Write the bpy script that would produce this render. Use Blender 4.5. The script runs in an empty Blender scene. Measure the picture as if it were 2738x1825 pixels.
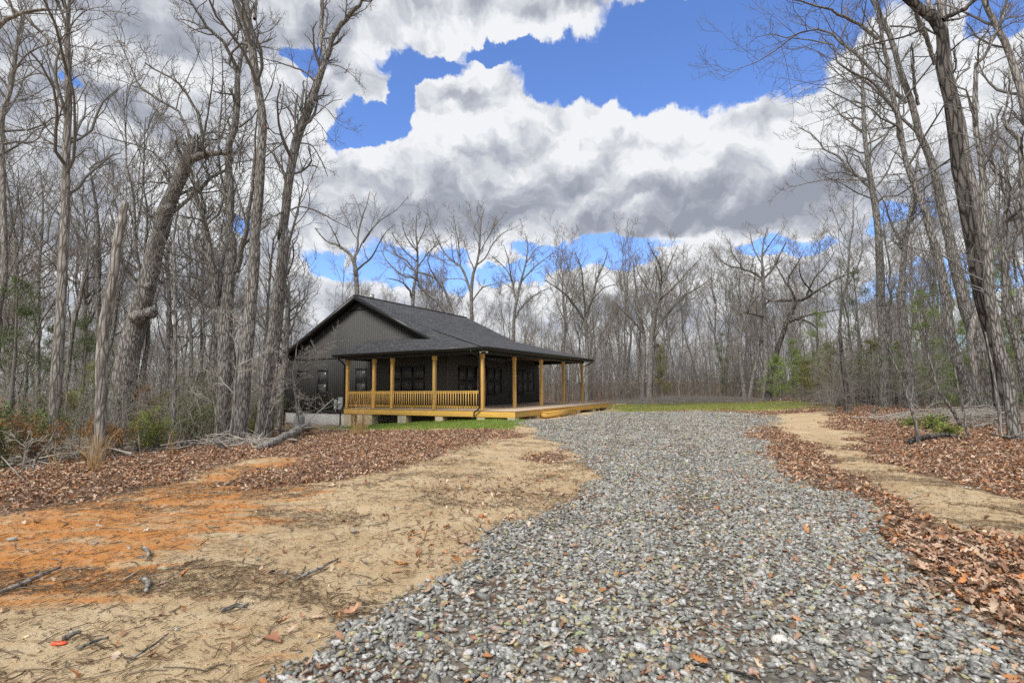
import bpy, bmesh, math, random
import numpy as np
from mathutils import Vector, Matrix

# ------------------------------------------------------------------ camera, sky, sun, exposure
sc = bpy.context.scene
COL = sc.collection
CAMH, PITCH, ROLL, FPX, CX, CY = 1.48, 0.0916, -0.0088, 1343.2, 1369.0, 912.5
fw = np.array([0, math.cos(PITCH), math.sin(PITCH)])
rt0 = np.array([1.0, 0, 0]); up0 = np.array([0, -math.sin(PITCH), math.cos(PITCH)])
rt = rt0*math.cos(ROLL)+up0*math.sin(ROLL); upv = -rt0*math.sin(ROLL)+up0*math.cos(ROLL)
cam = bpy.data.objects.new('camera', bpy.data.cameras.new('camera')); COL.objects.link(cam)
cam.matrix_world = Matrix(((rt[0], upv[0], -fw[0], 0), (rt[1], upv[1], -fw[1], 0), (rt[2], upv[2], -fw[2], CAMH), (0, 0, 0, 1)))
cam.data.sensor_width = 36; cam.data.lens = FPX/2738*36; cam.data.clip_start = .05; cam.data.clip_end = 3000
sc.camera = cam
SUN_EL, SUN_AZ = math.radians(48), math.radians(205)      # azimuth clockwise from +Y: behind the camera, to its left
sun = bpy.data.objects.new('sun', bpy.data.lights.new('sun', 'SUN')); COL.objects.link(sun)
sun.data.energy = 2.3; sun.data.angle = math.radians(24); sun.data.color = (1, .95, .88)
sd_ = Vector((math.sin(SUN_AZ)*math.cos(SUN_EL), math.cos(SUN_AZ)*math.cos(SUN_EL), math.sin(SUN_EL)))
sun.rotation_euler = sd_.to_track_quat('Z', 'Y').to_euler(); sun.location = sd_*60
sc.view_settings.view_transform = 'Standard'; sc.view_settings.look = 'None'
sc.view_settings.exposure = 0.75; sc.view_settings.gamma = 1
sc.cycles.max_bounces = 5; sc.cycles.diffuse_bounces = 3; sc.cycles.glossy_bounces = 2
sc.cycles.transparent_max_bounces = 6; sc.cycles.use_denoising = False

def ray(x, y):                       # photograph pixel -> direction (unnormalised)
    return fw*FPX + rt*(x-CX) - upv*(y-CY)
def at(x, y, Y):                     # point that stands at depth Y along that direction
    d = ray(x, y); return np.array([0, 0, CAMH])+d*(Y/d[1])
def azel(x, y):
    d = ray(x, y); d = d/np.linalg.norm(d); return math.atan2(d[0], d[1]), math.asin(d[2])

# node helpers
class NT:
    def __init__(s, nt): s.nt = nt
    def n(s, t, **kw):
        nd = s.nt.nodes.new(t)
        for k, v in kw.items():
            if k.startswith('i_'):
                nd.inputs[int(k[2:])].default_value = v
            else: setattr(nd, k, v)
        return nd
    def L(s, a, b): s.nt.links.new(a, b)
    def m(s, op, a, b=None, c=None, clamp=False):
        nd = s.nt.nodes.new('ShaderNodeMath'); nd.operation = op; nd.use_clamp = clamp
        for i, v in enumerate((a, b, c)):
            if v is None: continue
            if isinstance(v, (int, float)): nd.inputs[i].default_value = v
            else: s.L(v, nd.inputs[i])
        return nd.outputs[0]
    def v(s, op, a, b=None, sc_=None):
        nd = s.nt.nodes.new('ShaderNodeVectorMath'); nd.operation = op
        for i, x in enumerate((a, b)):
            if x is None: continue
            if isinstance(x, (tuple, list)): nd.inputs[i].default_value = x
            else: s.L(x, nd.inputs[i])
        if sc_ is not None:
            if isinstance(sc_, (int, float)): nd.inputs['Scale'].default_value = sc_
            else: s.L(sc_, nd.inputs['Scale'])
        return nd.outputs[1] if op in ('LENGTH', 'DOT_PRODUCT', 'DISTANCE') else nd.outputs[0]
    def rng(s, val, a, b, c=0., d=1., smooth=True):
        nd = s.nt.nodes.new('ShaderNodeMapRange'); nd.interpolation_type = 'SMOOTHSTEP' if smooth else 'LINEAR'
        s.L(val, nd.inputs[0])
        for i, x in enumerate((a, b, c, d)): nd.inputs[i+1].default_value = x
        return nd.outputs[0]
    def mix(s, f, a, b, blend='MIX'):
        nd = s.nt.nodes.new('ShaderNodeMix'); nd.data_type = 'RGBA'; nd.blend_type = blend
        if isinstance(f, (int, float)): nd.inputs[0].default_value = f
        else: s.L(f, nd.inputs[0])
        for i, x in ((6, a), (7, b)):
            if isinstance(x, (tuple, list)): nd.inputs[i].default_value = (*x[:3], 1)
            else: s.L(x, nd.inputs[i])
        return nd.outputs[2]
    def noise(s, vec, scale, detail=4., rough=.5, dist=0., dim='3D'):
        nd = s.nt.nodes.new('ShaderNodeTexNoise'); nd.noise_dimensions = dim
        if vec is not None: s.L(vec, nd.inputs['Vector'])
        nd.inputs['Scale'].default_value = scale; nd.inputs['Detail'].default_value = detail
        nd.inputs['Roughness'].default_value = rough; nd.inputs['Distortion'].default_value = dist
        return nd.outputs[0]
    def vor(s, vec, scale, feature='F1', rnd=1., detail=0., out=0):
        nd = s.nt.nodes.new('ShaderNodeTexVoronoi'); nd.feature = feature
        if vec is not None: s.L(vec, nd.inputs['Vector'])
        nd.inputs['Scale'].default_value = scale
        if 'Detail' in nd.inputs: nd.inputs['Detail'].default_value = detail
        nd.inputs['Randomness'].default_value = rnd
        return nd.outputs[out]

# photograph positions of clouds are given in 2352-px units
Q = 2738/2352
def blob(x, y, rx, ry):
    a0, e0 = azel(x*Q, y*Q); a1, _ = azel((x+rx)*Q, y*Q); a2, _ = azel((x-rx)*Q, y*Q)
    _, e1 = azel(x*Q, (y+ry)*Q); _, e2 = azel(x*Q, (y-ry)*Q)
    return a0, e0, abs(a1-a2)/2, abs(e1-e2)/2
BLUE = [(1150, 116, 120, 22), (1640, 120, 250, 130), (1330, 165, 190, 72), (1010, 140, 120, 36), (1780, 50, 210, 105), (918, 200, 30, 95),
        (880, 290, 60, 30), (705, 125, 34, 24), (815, 320, 44, 30), (1340, 572, 150, 24), (960, 625, 120, 50),
        (740, 610, 60, 34), (1440, 588, 70, 24), (1820, 556, 80, 18), (2330, 30, 120, 60), (2180, 645, 150, 40), (1700, 200, 110, 60),
        (2060, 500, 60, 30), (150, 190, 24, 14), (560, 520, 40, 18), (2240, 790, 100, 34), (1150, 630, 60, 26)]
GREY = [(1480, 480, 480, 55, 1.0), (620, 120, 330, 120, .5), (230, 230, 330, 180, .45), (2150, 400, 260, 110, .45),
        (1050, 455, 200, 50, .7), (1800, 440, 260, 50, .7), (1330, 20, 200, 30, .35)]
WHITE = [(1100, 240, 200, 110, .9), (1560, 310, 330, 60, .9), (2030, 190, 200, 120, .8), (1600, 570, 150, 40, .8), (1250, 70, 260, 40, .5), (560, 440, 260, 90, .5), (1300, 650, 200, 50, .7), (860, 160, 60, 140, .5), (1330, 330, 300, 60, .6)]

world = bpy.data.worlds.new('World'); sc.world = world; world.use_nodes = True
world.cycles.sampling_method = 'MANUAL'; world.cycles.sample_map_resolution = 512
wt = world.node_tree; wt.nodes.clear(); W = NT(wt)
out = W.n('ShaderNodeOutputWorld'); bg = W.n('ShaderNodeBackground'); bg.inputs[1].default_value = .1
W.L(bg.outputs[0], out.inputs[0])
sky = W.n('ShaderNodeTexSky'); sky.sky_type = 'NISHITA'; sky.sun_disc = False
sky.sun_elevation = SUN_EL; sky.sun_rotation = SUN_AZ; sky.air_density = 1.1; sky.dust_density = .2; sky.ozone_density = 3.
dirv = W.v('NORMALIZE', W.n('ShaderNodeTexCoord').outputs['Generated'])
# cloud height field as a node group, sampled twice for relief
g = bpy.data.node_groups.new('cloud_field', 'ShaderNodeTree')
g.interface.new_socket('Vector', in_out='INPUT', socket_type='NodeSocketVector')
g.interface.new_socket('Value', in_out='OUTPUT', socket_type='NodeSocketFloat')
G = NT(g); gi = G.n('NodeGroupInput'); go = G.n('NodeGroupOutput')
vz = G.v('MULTIPLY', gi.outputs[0], (1, 1.45, 1))
n1 = G.noise(vz, 3.0, 8, .56, 0, '2D'); v1 = G.vor(vz, 9., 'F1', 1., 3.); G.nt.nodes[-1].voronoi_dimensions = '2D'
G.L(G.m('ADD', G.m('MULTIPLY', n1, .8), G.m('MULTIPLY', G.m('SUBTRACT', 1., v1), .22)), go.inputs[0])
def field(vec):
    nd = W.n('ShaderNodeGroup'); nd.node_tree = g; W.L(vec, nd.inputs[0]); return nd.outputs[0]
sep = W.n('ShaderNodeSeparateXYZ'); W.L(dirv, sep.inputs[0])
az = W.m('ARCTAN2', sep.outputs[0], sep.outputs[1]); el = W.m('ARCSINE', sep.outputs[2])
cmb = W.n('ShaderNodeCombineXYZ'); W.L(az, cmb.inputs[0]); W.L(el, cmb.inputs[1])
wn = W.n('ShaderNodeTexNoise', noise_dimensions='2D'); W.L(cmb.outputs[0], wn.inputs[0]); wn.inputs[2].default_value = 7.; wn.inputs[3].default_value = 5.; wn.inputs[4].default_value = .6
warp = W.v('SCALE', W.v('SUBTRACT', wn.outputs[1], (.5, .5, .5)), sc_=.10)
pp = W.v('MULTIPLY', W.v('ADD', cmb.outputs[0], warp), (1, 1, 0))
def blobs(lst, soft=True):
    acc = None
    for b in lst:
        a0, e0, ra, re = blob(*b[:4])
        ln = W.v('LENGTH', W.v('MULTIPLY', W.v('SUBTRACT', pp, (a0, e0, 0)), (1/ra, 1/re, 0)))
        k = W.m('MULTIPLY', W.m('SUBTRACT', 1.35 if soft else 1.6, ln, clamp=False), b[4] if len(b) > 4 else 1.)
        acc = k if acc is None else W.m('MAXIMUM', acc, k)
    return acc
h0 = field(pp)
h1 = field(W.v('ADD', pp, (-.012, .04, 0)))
bl = W.m('MINIMUM', blobs(BLUE), 1.0)
cover = W.m('ADD', W.m('MULTIPLY', bl, -1.25), W.m('MULTIPLY', W.m('SUBTRACT', h0, .55), 3.0))       # > 0: cloud
cover = W.m('ADD', cover, W.m('MULTIPLY', W.m('MAXIMUM', blobs([(1105, 225, 135, 75, 1.), (1230, 300, 230, 90, 1.), (1480, 290, 160, 50, .7), (2060, 170, 150, 90, .8), (1750, 330, 160, 60, .7)]), 0.), 1.0))
mask = W.rng(cover, -.62, -.26)
edge = W.rng(cover, -.5, .25)                                      # 0 at the rim, 1 deep inside
grey = W.rng(blobs(GREY, False), 0., .95)
white = W.rng(blobs(WHITE, False), 0., .7)
relief = W.m('MULTIPLY', W.m('SUBTRACT', h0, h1), 3.0)
tone = W.m('ADD', .64, relief)
tone = W.m('ADD', tone, W.m('MULTIPLY', W.m('SUBTRACT', 1., edge), .22))
tone = W.m('SUBTRACT', tone, W.m('MULTIPLY', grey, .36))
tone = W.m('ADD', tone, W.m('MULTIPLY', white, .27))
cr = W.n('ShaderNodeValToRGB'); W.L(tone, cr.inputs[0])
e = cr.color_ramp.elements
e[0].position = 0.; e[0].color = (1.95, 2.1, 2.5, 1); e[1].position = 1.05-.05; e[1].color = (5.3, 5.4, 5.55, 1)
x = e.new(.35); x.color = (2.75, 2.92, 3.35, 1)
x = e.new(.62); x.color = (3.75, 3.9, 4.2, 1)
skc = W.mix(1., sky.outputs[0], (.86, 1.0, 1.38), 'MULTIPLY')
W.L(W.mix(mask, skc, cr.outputs[0]), bg.inputs[0])

# ------------------------------------------------------------------ generic helpers
R0 = np.random.default_rng(7)
class Acc:
    """collects faces of any size and becomes one mesh"""
    def __init__(s): s.v = []; s.f = {}; s.n = 0; s.c = []; s.uv = []
    def add(s, v, f, col=None):
        v = np.asarray(v, float).reshape(-1, 3); f = np.asarray(f, int)
        s.v.append(v); s.f.setdefault(f.shape[1], []).append(f+s.n); s.n += len(v)
        if col is not None: s.c.append(np.asarray(col, float).reshape(-1, 3))
    def box(s, lo, hi):
        (a, b, c), (d, e_, f) = lo, hi
        s.add([(a, b, c), (d, b, c), (d, e_, c), (a, e_, c), (a, b, f), (d, b, f), (d, e_, f), (a, e_, f)],
              [(0, 3, 2, 1), (4, 5, 6, 7), (0, 1, 5, 4), (1, 2, 6, 5), (2, 3, 7, 6), (3, 0, 4, 7)])
    def tube(s, pts, rad, S=8, cap=True):
        P = np.asarray(pts, float)[None]; Rr = np.broadcast_to(np.asarray(rad, float), (P.shape[1],))[None]
        v, f = tubes(P, Rr, S); s.add(v, f)
        if cap:
            K = P.shape[1]; s.f.setdefault(S, []).append(np.array([list(range((K-1)*S, K*S))])+s.n-K*S)
            s.f.setdefault(S, []).append(np.array([list(range(S-1, -1, -1))])+s.n-K*S)
    def mesh(s, name):
        me = bpy.data.meshes.new(name); V = np.concatenate(s.v)
        ls, lt, li = [], [], []; o = 0
        for k, fl in s.f.items():
            F = np.concatenate(fl); li.append(F.ravel()); lt.append(np.full(len(F), k)); ls.append(o+np.arange(len(F))*k); o += F.size
        li = np.concatenate(li); lt = np.concatenate(lt); ls = np.concatenate(ls)
        me.vertices.add(len(V)); me.vertices.foreach_set('co', V.ravel())
        me.loops.add(len(li)); me.loops.foreach_set('vertex_index', li.astype(np.int32))
        me.polygons.add(len(lt)); me.polygons.foreach_set('loop_start', ls.astype(np.int32)); me.polygons.foreach_set('loop_total', lt.astype(np.int32))
        me.update(calc_edges=True)
        if s.c:
            C = np.concatenate(s.c); a = me.color_attributes.new('tint', 'FLOAT_COLOR', 'POINT')
            a.data.foreach_set('color', np.c_[C, np.ones(len(C))].ravel())
        return me
    def obj(s, name, mat, parent=None, smooth=False, bevel=0):
        me = s.mesh(name)
        if smooth: me.polygons.foreach_set('use_smooth', np.ones(len(me.polygons), bool))
        if bevel:
            bm = bmesh.new(); bm.from_mesh(me)
            bmesh.ops.bevel(bm, geom=bm.edges[:], offset=bevel, segments=2, affect='EDGES', profile=.6); bm.to_mesh(me); bm.free()
        return link(name, me, mat, parent)
def link(name, me, mat, parent=None):
    o = bpy.data.objects.new(name, me)
    if mat and not me.materials: me.materials.append(mat)
    COL.objects.link(o)
    if parent: o.parent = parent
    return o
def tag(o, label=None, cat=None, group=None, kind=None):
    if label: o['label'] = label
    if cat: o['category'] = cat
    if group: o['group'] = group
    if kind: o['kind'] = kind
    return o
def empty(name, loc, rz=0):
    o = bpy.data.objects.new(name, None); o.location = loc; o.rotation_euler = (0, 0, rz); o.empty_display_size = .3
    COL.objects.link(o); return o
def unit(a): return a/np.maximum(np.linalg.norm(a, axis=-1, keepdims=True), 1e-9)
def tubes(P, Rr, S, phase=0.):
    N, K, _ = P.shape
    T = unit(np.gradient(P, axis=1))
    ref = np.where(np.abs(T[:, :1, 2:3]) > .8, np.array([1., 0, 0]), np.array([0, 0, 1.]))
    ref = np.broadcast_to(ref, T.shape)
    n = unit(ref-(ref*T).sum(-1, keepdims=True)*T); b = np.cross(T, n)
    a = np.arange(S)*2*math.pi/S+phase
    V = P[:, :, None]+Rr[..., None, None]*(n[:, :, None]*np.cos(a)[None, None, :, None]+b[:, :, None]*np.sin(a)[None, None, :, None])
    k = np.arange(K-1)[:, None]; j = np.arange(S)[None]; j2 = (j+1) % S
    q = np.stack([k*S+j, k*S+j2, (k+1)*S+j2, (k+1)*S+j], -1).reshape(-1, 4)
    F = (q[None]+(np.arange(N)*K*S)[:, None, None]).reshape(-1, 4)
    return V.reshape(-1, 3), F
def smooth_path(pts, K):
    P = np.asarray(pts, float); n = len(P)
    E = np.vstack([2*P[0]-P[1], P, 2*P[-1]-P[-2]]); outp = []
    for i in range(n-1):
        t = np.linspace(0, 1, 12, endpoint=False)[:, None]; a, b, c, d = E[i:i+4]
        outp.append(.5*((2*b)+(-a+c)*t+(2*a-5*b+4*c-d)*t**2+(-a+3*b-3*c+d)*t**3))
    D = np.vstack(outp+[P[-1:]]); s = np.r_[0, np.cumsum(np.linalg.norm(np.diff(D[:, :3], axis=0), axis=1))]
    q = np.linspace(0, s[-1], K); return np.stack([np.interp(q, s, D[:, i]) for i in range(P.shape[1])], 1)

# ------------------------------------------------------------------ terrain
def terrain(x, y):
    x = np.asarray(x, float); y = np.asarray(y, float)
    xs = np.interp(y, [0, 9, 14, 18, 22, 60], [-10, -9, -7, -4, -1, -1.])
    d = np.maximum(0, xs-x); raw = .058*d+.0021*d*d; z = -4.5*np.tanh(raw/4.5)
    t_ = x-.26*y+.3+.25*np.sin(y*.35); z = z-.028*np.exp(-((np.abs(t_-.2)-.85)/.3)**2)*(y > 0)*(y < 30)+.012*np.sin(4.1*x+.7*y)*np.sin(3.3*y-1.2*x)
    z = z+.02*np.sin(x*1.1+.5*y)*np.cos(y*.7-.3*x)+.012*np.sin(2.3*x+1)*np.sin(1.9*y)
    dr = np.maximum(0, x-6.5-.12*y); z = z+.22*np.tanh(dr/6)*(1+.3*np.sin(x*.8)*np.sin(y*.6))*np.clip((y-6)/8, 0, 1)
    z = z+np.minimum(np.maximum(0, y-75)*.02, 3.)
    return z
def ground_at(x, y):               # photograph pixel -> ground plan point
    d = ray(x, y); z = 0.
    for _ in range(12):
        t = (z-CAMH)/d[2]; p = d*t; z = float(terrain(p[0], p[1]))*.5+z*.5
    return p[0], p[1]
def gp(pts): return np.array([ground_at(a*Q, b*Q) for a, b in pts])
def sdist(poly, X, Y):              # signed distance in plan, positive inside
    n = len(poly); d = np.full(X.shape, 1e9); ins = np.zeros(X.shape, bool)
    for i in range(n):
        a, b = poly[i], poly[(i+1) % n]; ex, ey = b-a
        t = np.clip(((X-a[0])*ex+(Y-a[1])*ey)/(ex*ex+ey*ey+1e-12), 0, 1)
        d = np.minimum(d, np.hypot(X-a[0]-t*ex, Y-a[1]-t*ey))
        c = (a[1] > Y) != (b[1] > Y)
        with np.errstate(all='ignore'): xi = a[0]+(Y-a[1])*(b[0]-a[0])/(b[1]-a[1])
        ins ^= c & (X < xi)
    return np.where(ins, d, -d)
GRAVEL = np.vstack([gp([(600, 1568), (760, 1490), (870, 1400), (1040, 1320), (1180, 1190), (1330, 1135), (1375, 1075), (1300, 1012), (1215, 990), (1190, 966), (1300, 957), (1400, 944),
                        (1600, 941), (1745, 946), (1750, 970), (1735, 1005), (1790, 1060), (1835, 1115), (1990, 1140), (2000, 1190), (2090, 1290), (2200, 1390), (2352, 1490)]),
                    [(2.6, 1.), (-2.2, 1.)]])
PATH = gp([(1765, 951), (1900, 944), (1960, 985), (1950, 1020), (1975, 1062), (2100, 1088), (2352, 1150), (2352, 1240), (2230, 1222), (2075, 1172), (2045, 1135), (1945, 1062), (1850, 1012), (1790, 985)])
PATH2 = gp([(2140, 1568), (2180, 1535), (2300, 1550), (2352, 1580), (2300, 1700)])
LEAFL = gp([(-900, 1215), (0, 1180), (190, 1150), (330, 1122), (480, 1080), (600, 1052), (690, 1048), (730, 1062), (560, 1090), (500, 1112), (560, 1126), (700, 1116), (850, 1088), (960, 1062), (1090, 1022),
            (1130, 1003), (1205, 1000), (1190, 984), (1000, 986), (860, 990), (740, 984), (600, 985), (300, 975), (-900, 975)])
LEAFM = gp([(1190, 1050), (1240, 1040), (1300, 1035), (1320, 1050), (1240, 1062)])
CLAY = gp([(-500, 1195), (0, 1180), (480, 1082), (690, 1048), (800, 1045), (760, 1085), (700, 1130), (600, 1190), (470, 1240), (380, 1300), (240, 1370), (0, 1400), (-500, 1420)])
CLAY2 = gp([(820, 1030), (950, 1012), (1040, 1008), (1060, 1020), (900, 1040)])
GRASSN = gp([(735, 986), (820, 984), (860, 990), (1000, 986), (1180, 988), (1205, 968), (1000, 957), (850, 972), (740, 980)])
LAWN = gp([(1395, 944), (1410, 926.5), (1650, 923.5), (1910, 923.5), (1905, 938), (1750, 946), (1600, 941)])
TUFF = gp([(900, 985), (1100, 1000), (1200, 985), (1000, 975)])
_ng = np.random.default_rng(3).random((128, 128))
def vnoise(X, Y, s):
    u = np.asarray(X)*s+50.3; v = np.asarray(Y)*s+17.7; i = np.floor(u).astype(int); j = np.floor(v).astype(int); a = u-i; b = v-j
    a = a*a*(3-2*a); b = b*b*(3-2*b); g_ = _ng
    return (g_[i % 128, j % 128]*(1-a)+g_[(i+1) % 128, j % 128]*a)*(1-b)+(g_[i % 128, (j+1) % 128]*(1-a)+g_[(i+1) % 128, (j+1) % 128]*a)*b
def zones(X, Y):
    X = np.asarray(X, float); Y = np.asarray(Y, float)
    n = (vnoise(X, Y, 1.2)-.5)*1.0+(vnoise(X, Y, 3.7)-.5)*.8+(vnoise(X+7, Y, .5)-.5)*.8+(vnoise(X, Y+3, 9.)-.5)*.35
    far = np.clip(Y/18, .25, 1.6)
    s = lambda p, w: np.clip((sdist(p, X, Y)+n*far)/(w*far)+.5, 0, 1)
    gr = s(GRAVEL, 1.2); pa = np.maximum(s(PATH, .5), s(PATH2, .3)); lawn = s(LAWN, .8); gn = s(GRASSN, .5)
    right = (X > 1.2+.2*Y).astype(float)
    leaf = np.maximum(s(LEAFL, 1.1), s(LEAFM, .5)*.7)
    leaf = np.maximum(leaf, right*(1-pa)); leaf = np.maximum(leaf, np.clip((Y-31)/1.5, 0, 1)*(1-lawn))
    leaf = np.maximum(leaf, np.clip((-X-10)/.8, 0, 1)*np.clip((Y-9)/1., 0, 1))
    leaf = leaf*(1-lawn)*(1-gn)*(1-gr)
    clay = np.maximum(s(CLAY, 3.2), s(CLAY2, 1.6))*.85
    return gr*(1-lawn), leaf, np.maximum(lawn, gn), clay, pa

# ------------------------------------------------------------------ materials
def mat(name, build):
    m = bpy.data.materials.new(name); m.use_nodes = True; nt = m.node_tree; nt.nodes.clear(); N = NT(nt)
    o = N.n('ShaderNodeOutputMaterial'); p = N.n('ShaderNodeBsdfPrincipled'); N.L(p.outputs[0], o.inputs[0])
    p.inputs['Roughness'].default_value = .85; p.inputs['Specular IOR Level'].default_value = .3
    build(N, p); return m
def bump(N, p, h, strength=.5, dist=.02):
    b = N.n('ShaderNodeBump'); b.inputs['Strength'].default_value = strength; b.inputs['Distance'].default_value = dist
    N.L(h, b.inputs['Height']); N.L(b.outputs[0], p.inputs['Normal'])
def ocoord(N): return N.n('ShaderNodeTexCoord').outputs['Object']
def attr(N, name='tint'): return N.n('ShaderNodeAttribute', attribute_name=name).outputs

def m_bark(name, c1, c2, c3, sx=17., fine=1., li=.45):
    def b(N, p):
        c = ocoord(N); st = N.v('MULTIPLY', c, (1, 1, .16))
        rid = N.vor(N.v('ADD', st, N.v('SCALE', N.n('ShaderNodeTexNoise', i_2=3.).outputs[1], sc_=.03)), sx, 'DISTANCE_TO_EDGE')
        r = N.rng(rid, .0, .22); big = N.noise(c, .9, 4, .6); fi = N.noise(N.v('MULTIPLY', c, (1, 1, .4)), 26, 5, .65)
        col = N.mix(r, c3, N.mix(N.rng(big, .35, .68), c1, c2)); col = N.mix(N.rng(fi, .3, .7), N.mix(1., col, (.62, .62, .62), 'MULTIPLY'), col)
        lich = N.rng(N.noise(c, 5., 6, .7), .58, .66); col = N.mix(N.m('MULTIPLY', lich, li), col, (.36, .38, .33))
        N.L(col, p.inputs['Base Color']); bump(N, p, N.m('ADD', r, N.m('MULTIPLY', fi, .6)), .75, .018)
    return mat(name, b)
BARK = m_bark('bark grey', (.285, .268, .248), (.44, .425, .40), (.09, .082, .074))
BARK_P = m_bark('bark pale', (.33, .31, .285), (.50, .48, .455), (.16, .145, .128), 12.)
BARK_D = m_bark('bark dark', (.10, .088, .078), (.2, .18, .165), (.018, .015, .013), 7., 1., .12)
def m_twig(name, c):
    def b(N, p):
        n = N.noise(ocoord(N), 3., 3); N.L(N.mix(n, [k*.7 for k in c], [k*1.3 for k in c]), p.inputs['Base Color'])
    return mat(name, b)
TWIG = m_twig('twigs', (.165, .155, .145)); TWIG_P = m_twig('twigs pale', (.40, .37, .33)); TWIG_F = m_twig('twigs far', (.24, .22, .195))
def m_tint(name, rough=.8, spec=.3, sp=0., nscale=120., bumpd=0., trans=0.):
    def b(N, p):
        c = attr(N)[0]; n = N.noise(ocoord(N), nscale, 4, .65)
        col = N.mix(1., c, N.mix(N.rng(n, .3, .7), (1-sp,)*3, (1+sp,)*3), 'MULTIPLY')
        N.L(col, p.inputs['Base Color']); p.inputs['Roughness'].default_value = rough; p.inputs['Specular IOR Level'].default_value = spec
        if bumpd: bump(N, p, n, .6, bumpd)
        if trans:
            t = N.n('ShaderNodeBsdfTranslucent'); N.L(col, t.inputs[0]); ms = N.n('ShaderNodeMixShader', i_0=trans)
            N.L(p.outputs[0], ms.inputs[1]); N.L(t.outputs[0], ms.inputs[2])
            N.L(ms.outputs[0], [x for x in N.nt.nodes if x.type == 'OUTPUT_MATERIAL'][0].inputs[0])
    return mat(name, b)
STONE = m_tint('crushed stone', .8, .3, .38, 90., .004)
LEAFM_ = m_tint('dead leaves', .75, .3, .15, 30.)
BLADE = m_tint('grass blades', .7, .25, .1, 10., 0, .25)
NEEDLE = m_tint('foliage', .7, .25, .2, 8., 0, .2)
def b_ground(N, p):
    c = ocoord(N); a = N.n('ShaderNodeSeparateColor'); N.L(attr(N, 'zone')[0], a.inputs[0]); a2 = N.n('ShaderNodeSeparateColor'); N.L(attr(N, 'zone2')[0], a2.inputs[0])
    gr, lf, ga = a.outputs; cl = a2.outputs[0]
    n1 = N.noise(c, 1.3, 5, .6); n2 = N.noise(c, 14, 5, .7); n3 = N.noise(c, 70, 4, .7)
    sand = N.mix(N.rng(n1, .35, .65), (.60, .47, .30), (.50, .37, .22)); clay = N.mix(N.rng(n2, .3, .7), (.60, .30, .11), (.56, .22, .06))
    ns = N.noise(N.v('MULTIPLY', c, (.55, 2.6, 1)), 1.6, 6, .65); soil = N.mix(N.rng(N.m('ADD', cl, N.m('MULTIPLY', N.m('SUBTRACT', ns, .5), 3.2)), .22, .95), sand, clay)
    soil = N.mix(N.m('MULTIPLY', N.rng(N.noise(c, 2.3, 6, .7), .52, .70), .5), soil, (.70, .60, .43))
    soil = N.mix(N.rng(n3, .25, .6), N.mix(1., soil, (.72, .70, .66), 'MULTIPLY'), soil)
    grit = N.rng(N.noise(N.v('MULTIPLY', c, (1, 1, 1)), 3.2, 6, .75), .60, .68)
    soil = N.mix(N.m('MULTIPLY', grit, .6), soil, (.16, .12, .085))
    # far leaves: cells with random brown
    vc = N.n('ShaderNodeTexVoronoi'); N.L(c, vc.inputs[0]); vc.inputs['Scale'].default_value = 16.
    rv = N.n('ShaderNodeSeparateColor'); N.L(vc.outputs[1], rv.inputs[0])
    lr = N.n('ShaderNodeValToRGB'); N.L(rv.outputs[0], lr.inputs[0]); q = lr.color_ramp.elements
    q[0].color = (.15, .08, .055, 1); q[1].color = (.46, .33, .24, 1); k = q.new(.5); k.color = (.30, .18, .12, 1)
    leaf = N.mix(N.rng(n3, .3, .7), (.10, .06, .04), lr.outputs[0])
    vg = N.n('ShaderNodeTexVoronoi'); N.L(c, vg.inputs[0]); vg.inputs['Scale'].default_value = 22.
    rg = N.n('ShaderNodeSeparateColor'); N.L(vg.outputs[1], rg.inputs[0])
    gg = N.n('ShaderNodeValToRGB'); N.L(rg.outputs[0], gg.inputs[0]); q = gg.color_ramp.elements
    q[0].color = (.13, .125, .115, 1); q[1].color = (.42, .40, .36, 1); k = q.new(.5); k.color = (.25, .24, .22, 1)
    crack = N.rng(vg.outputs[0], .15, .6, 1., .35); grav = N.mix(1., gg.outputs[0], (1, 1, 1), 'MULTIPLY'); grav = N.mix(crack, (.12, .10, .08), grav); grav = N.mix(N.rng(n1, .45, .7, 0., .5), grav, (.30, .24, .17))
    grass = N.mix(N.rng(n2, .3, .7), (.15, .19, .04), (.30, .28, .09)); grass = N.mix(N.rng(n1, .58, .7), grass, (.42, .33, .18))
    nz = N.m('MULTIPLY', N.m('SUBTRACT', n2, .5), 1.9)
    col = soil
    col = N.mix(N.rng(N.m('ADD', lf, nz), .4, .62), col, leaf)
    col = N.mix(N.rng(N.m('ADD', gr, nz), .4, .6), col, grav)
    col = N.mix(N.rng(N.m('ADD', ga, nz), .35, .65), col, grass)
    N.L(col, p.inputs['Base Color']); p.inputs['Roughness'].default_value = .95; p.inputs['Specular IOR Level'].default_value = .15
    bump(N, p, N.m('ADD', N.m('MULTIPLY', n2, .7), N.m('ADD', n3, N.m('MULTIPLY', N.m('MULTIPLY', vg.outputs[0], gr), 1.6))), .7, .025)
GROUND = mat('ground', b_ground)
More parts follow.
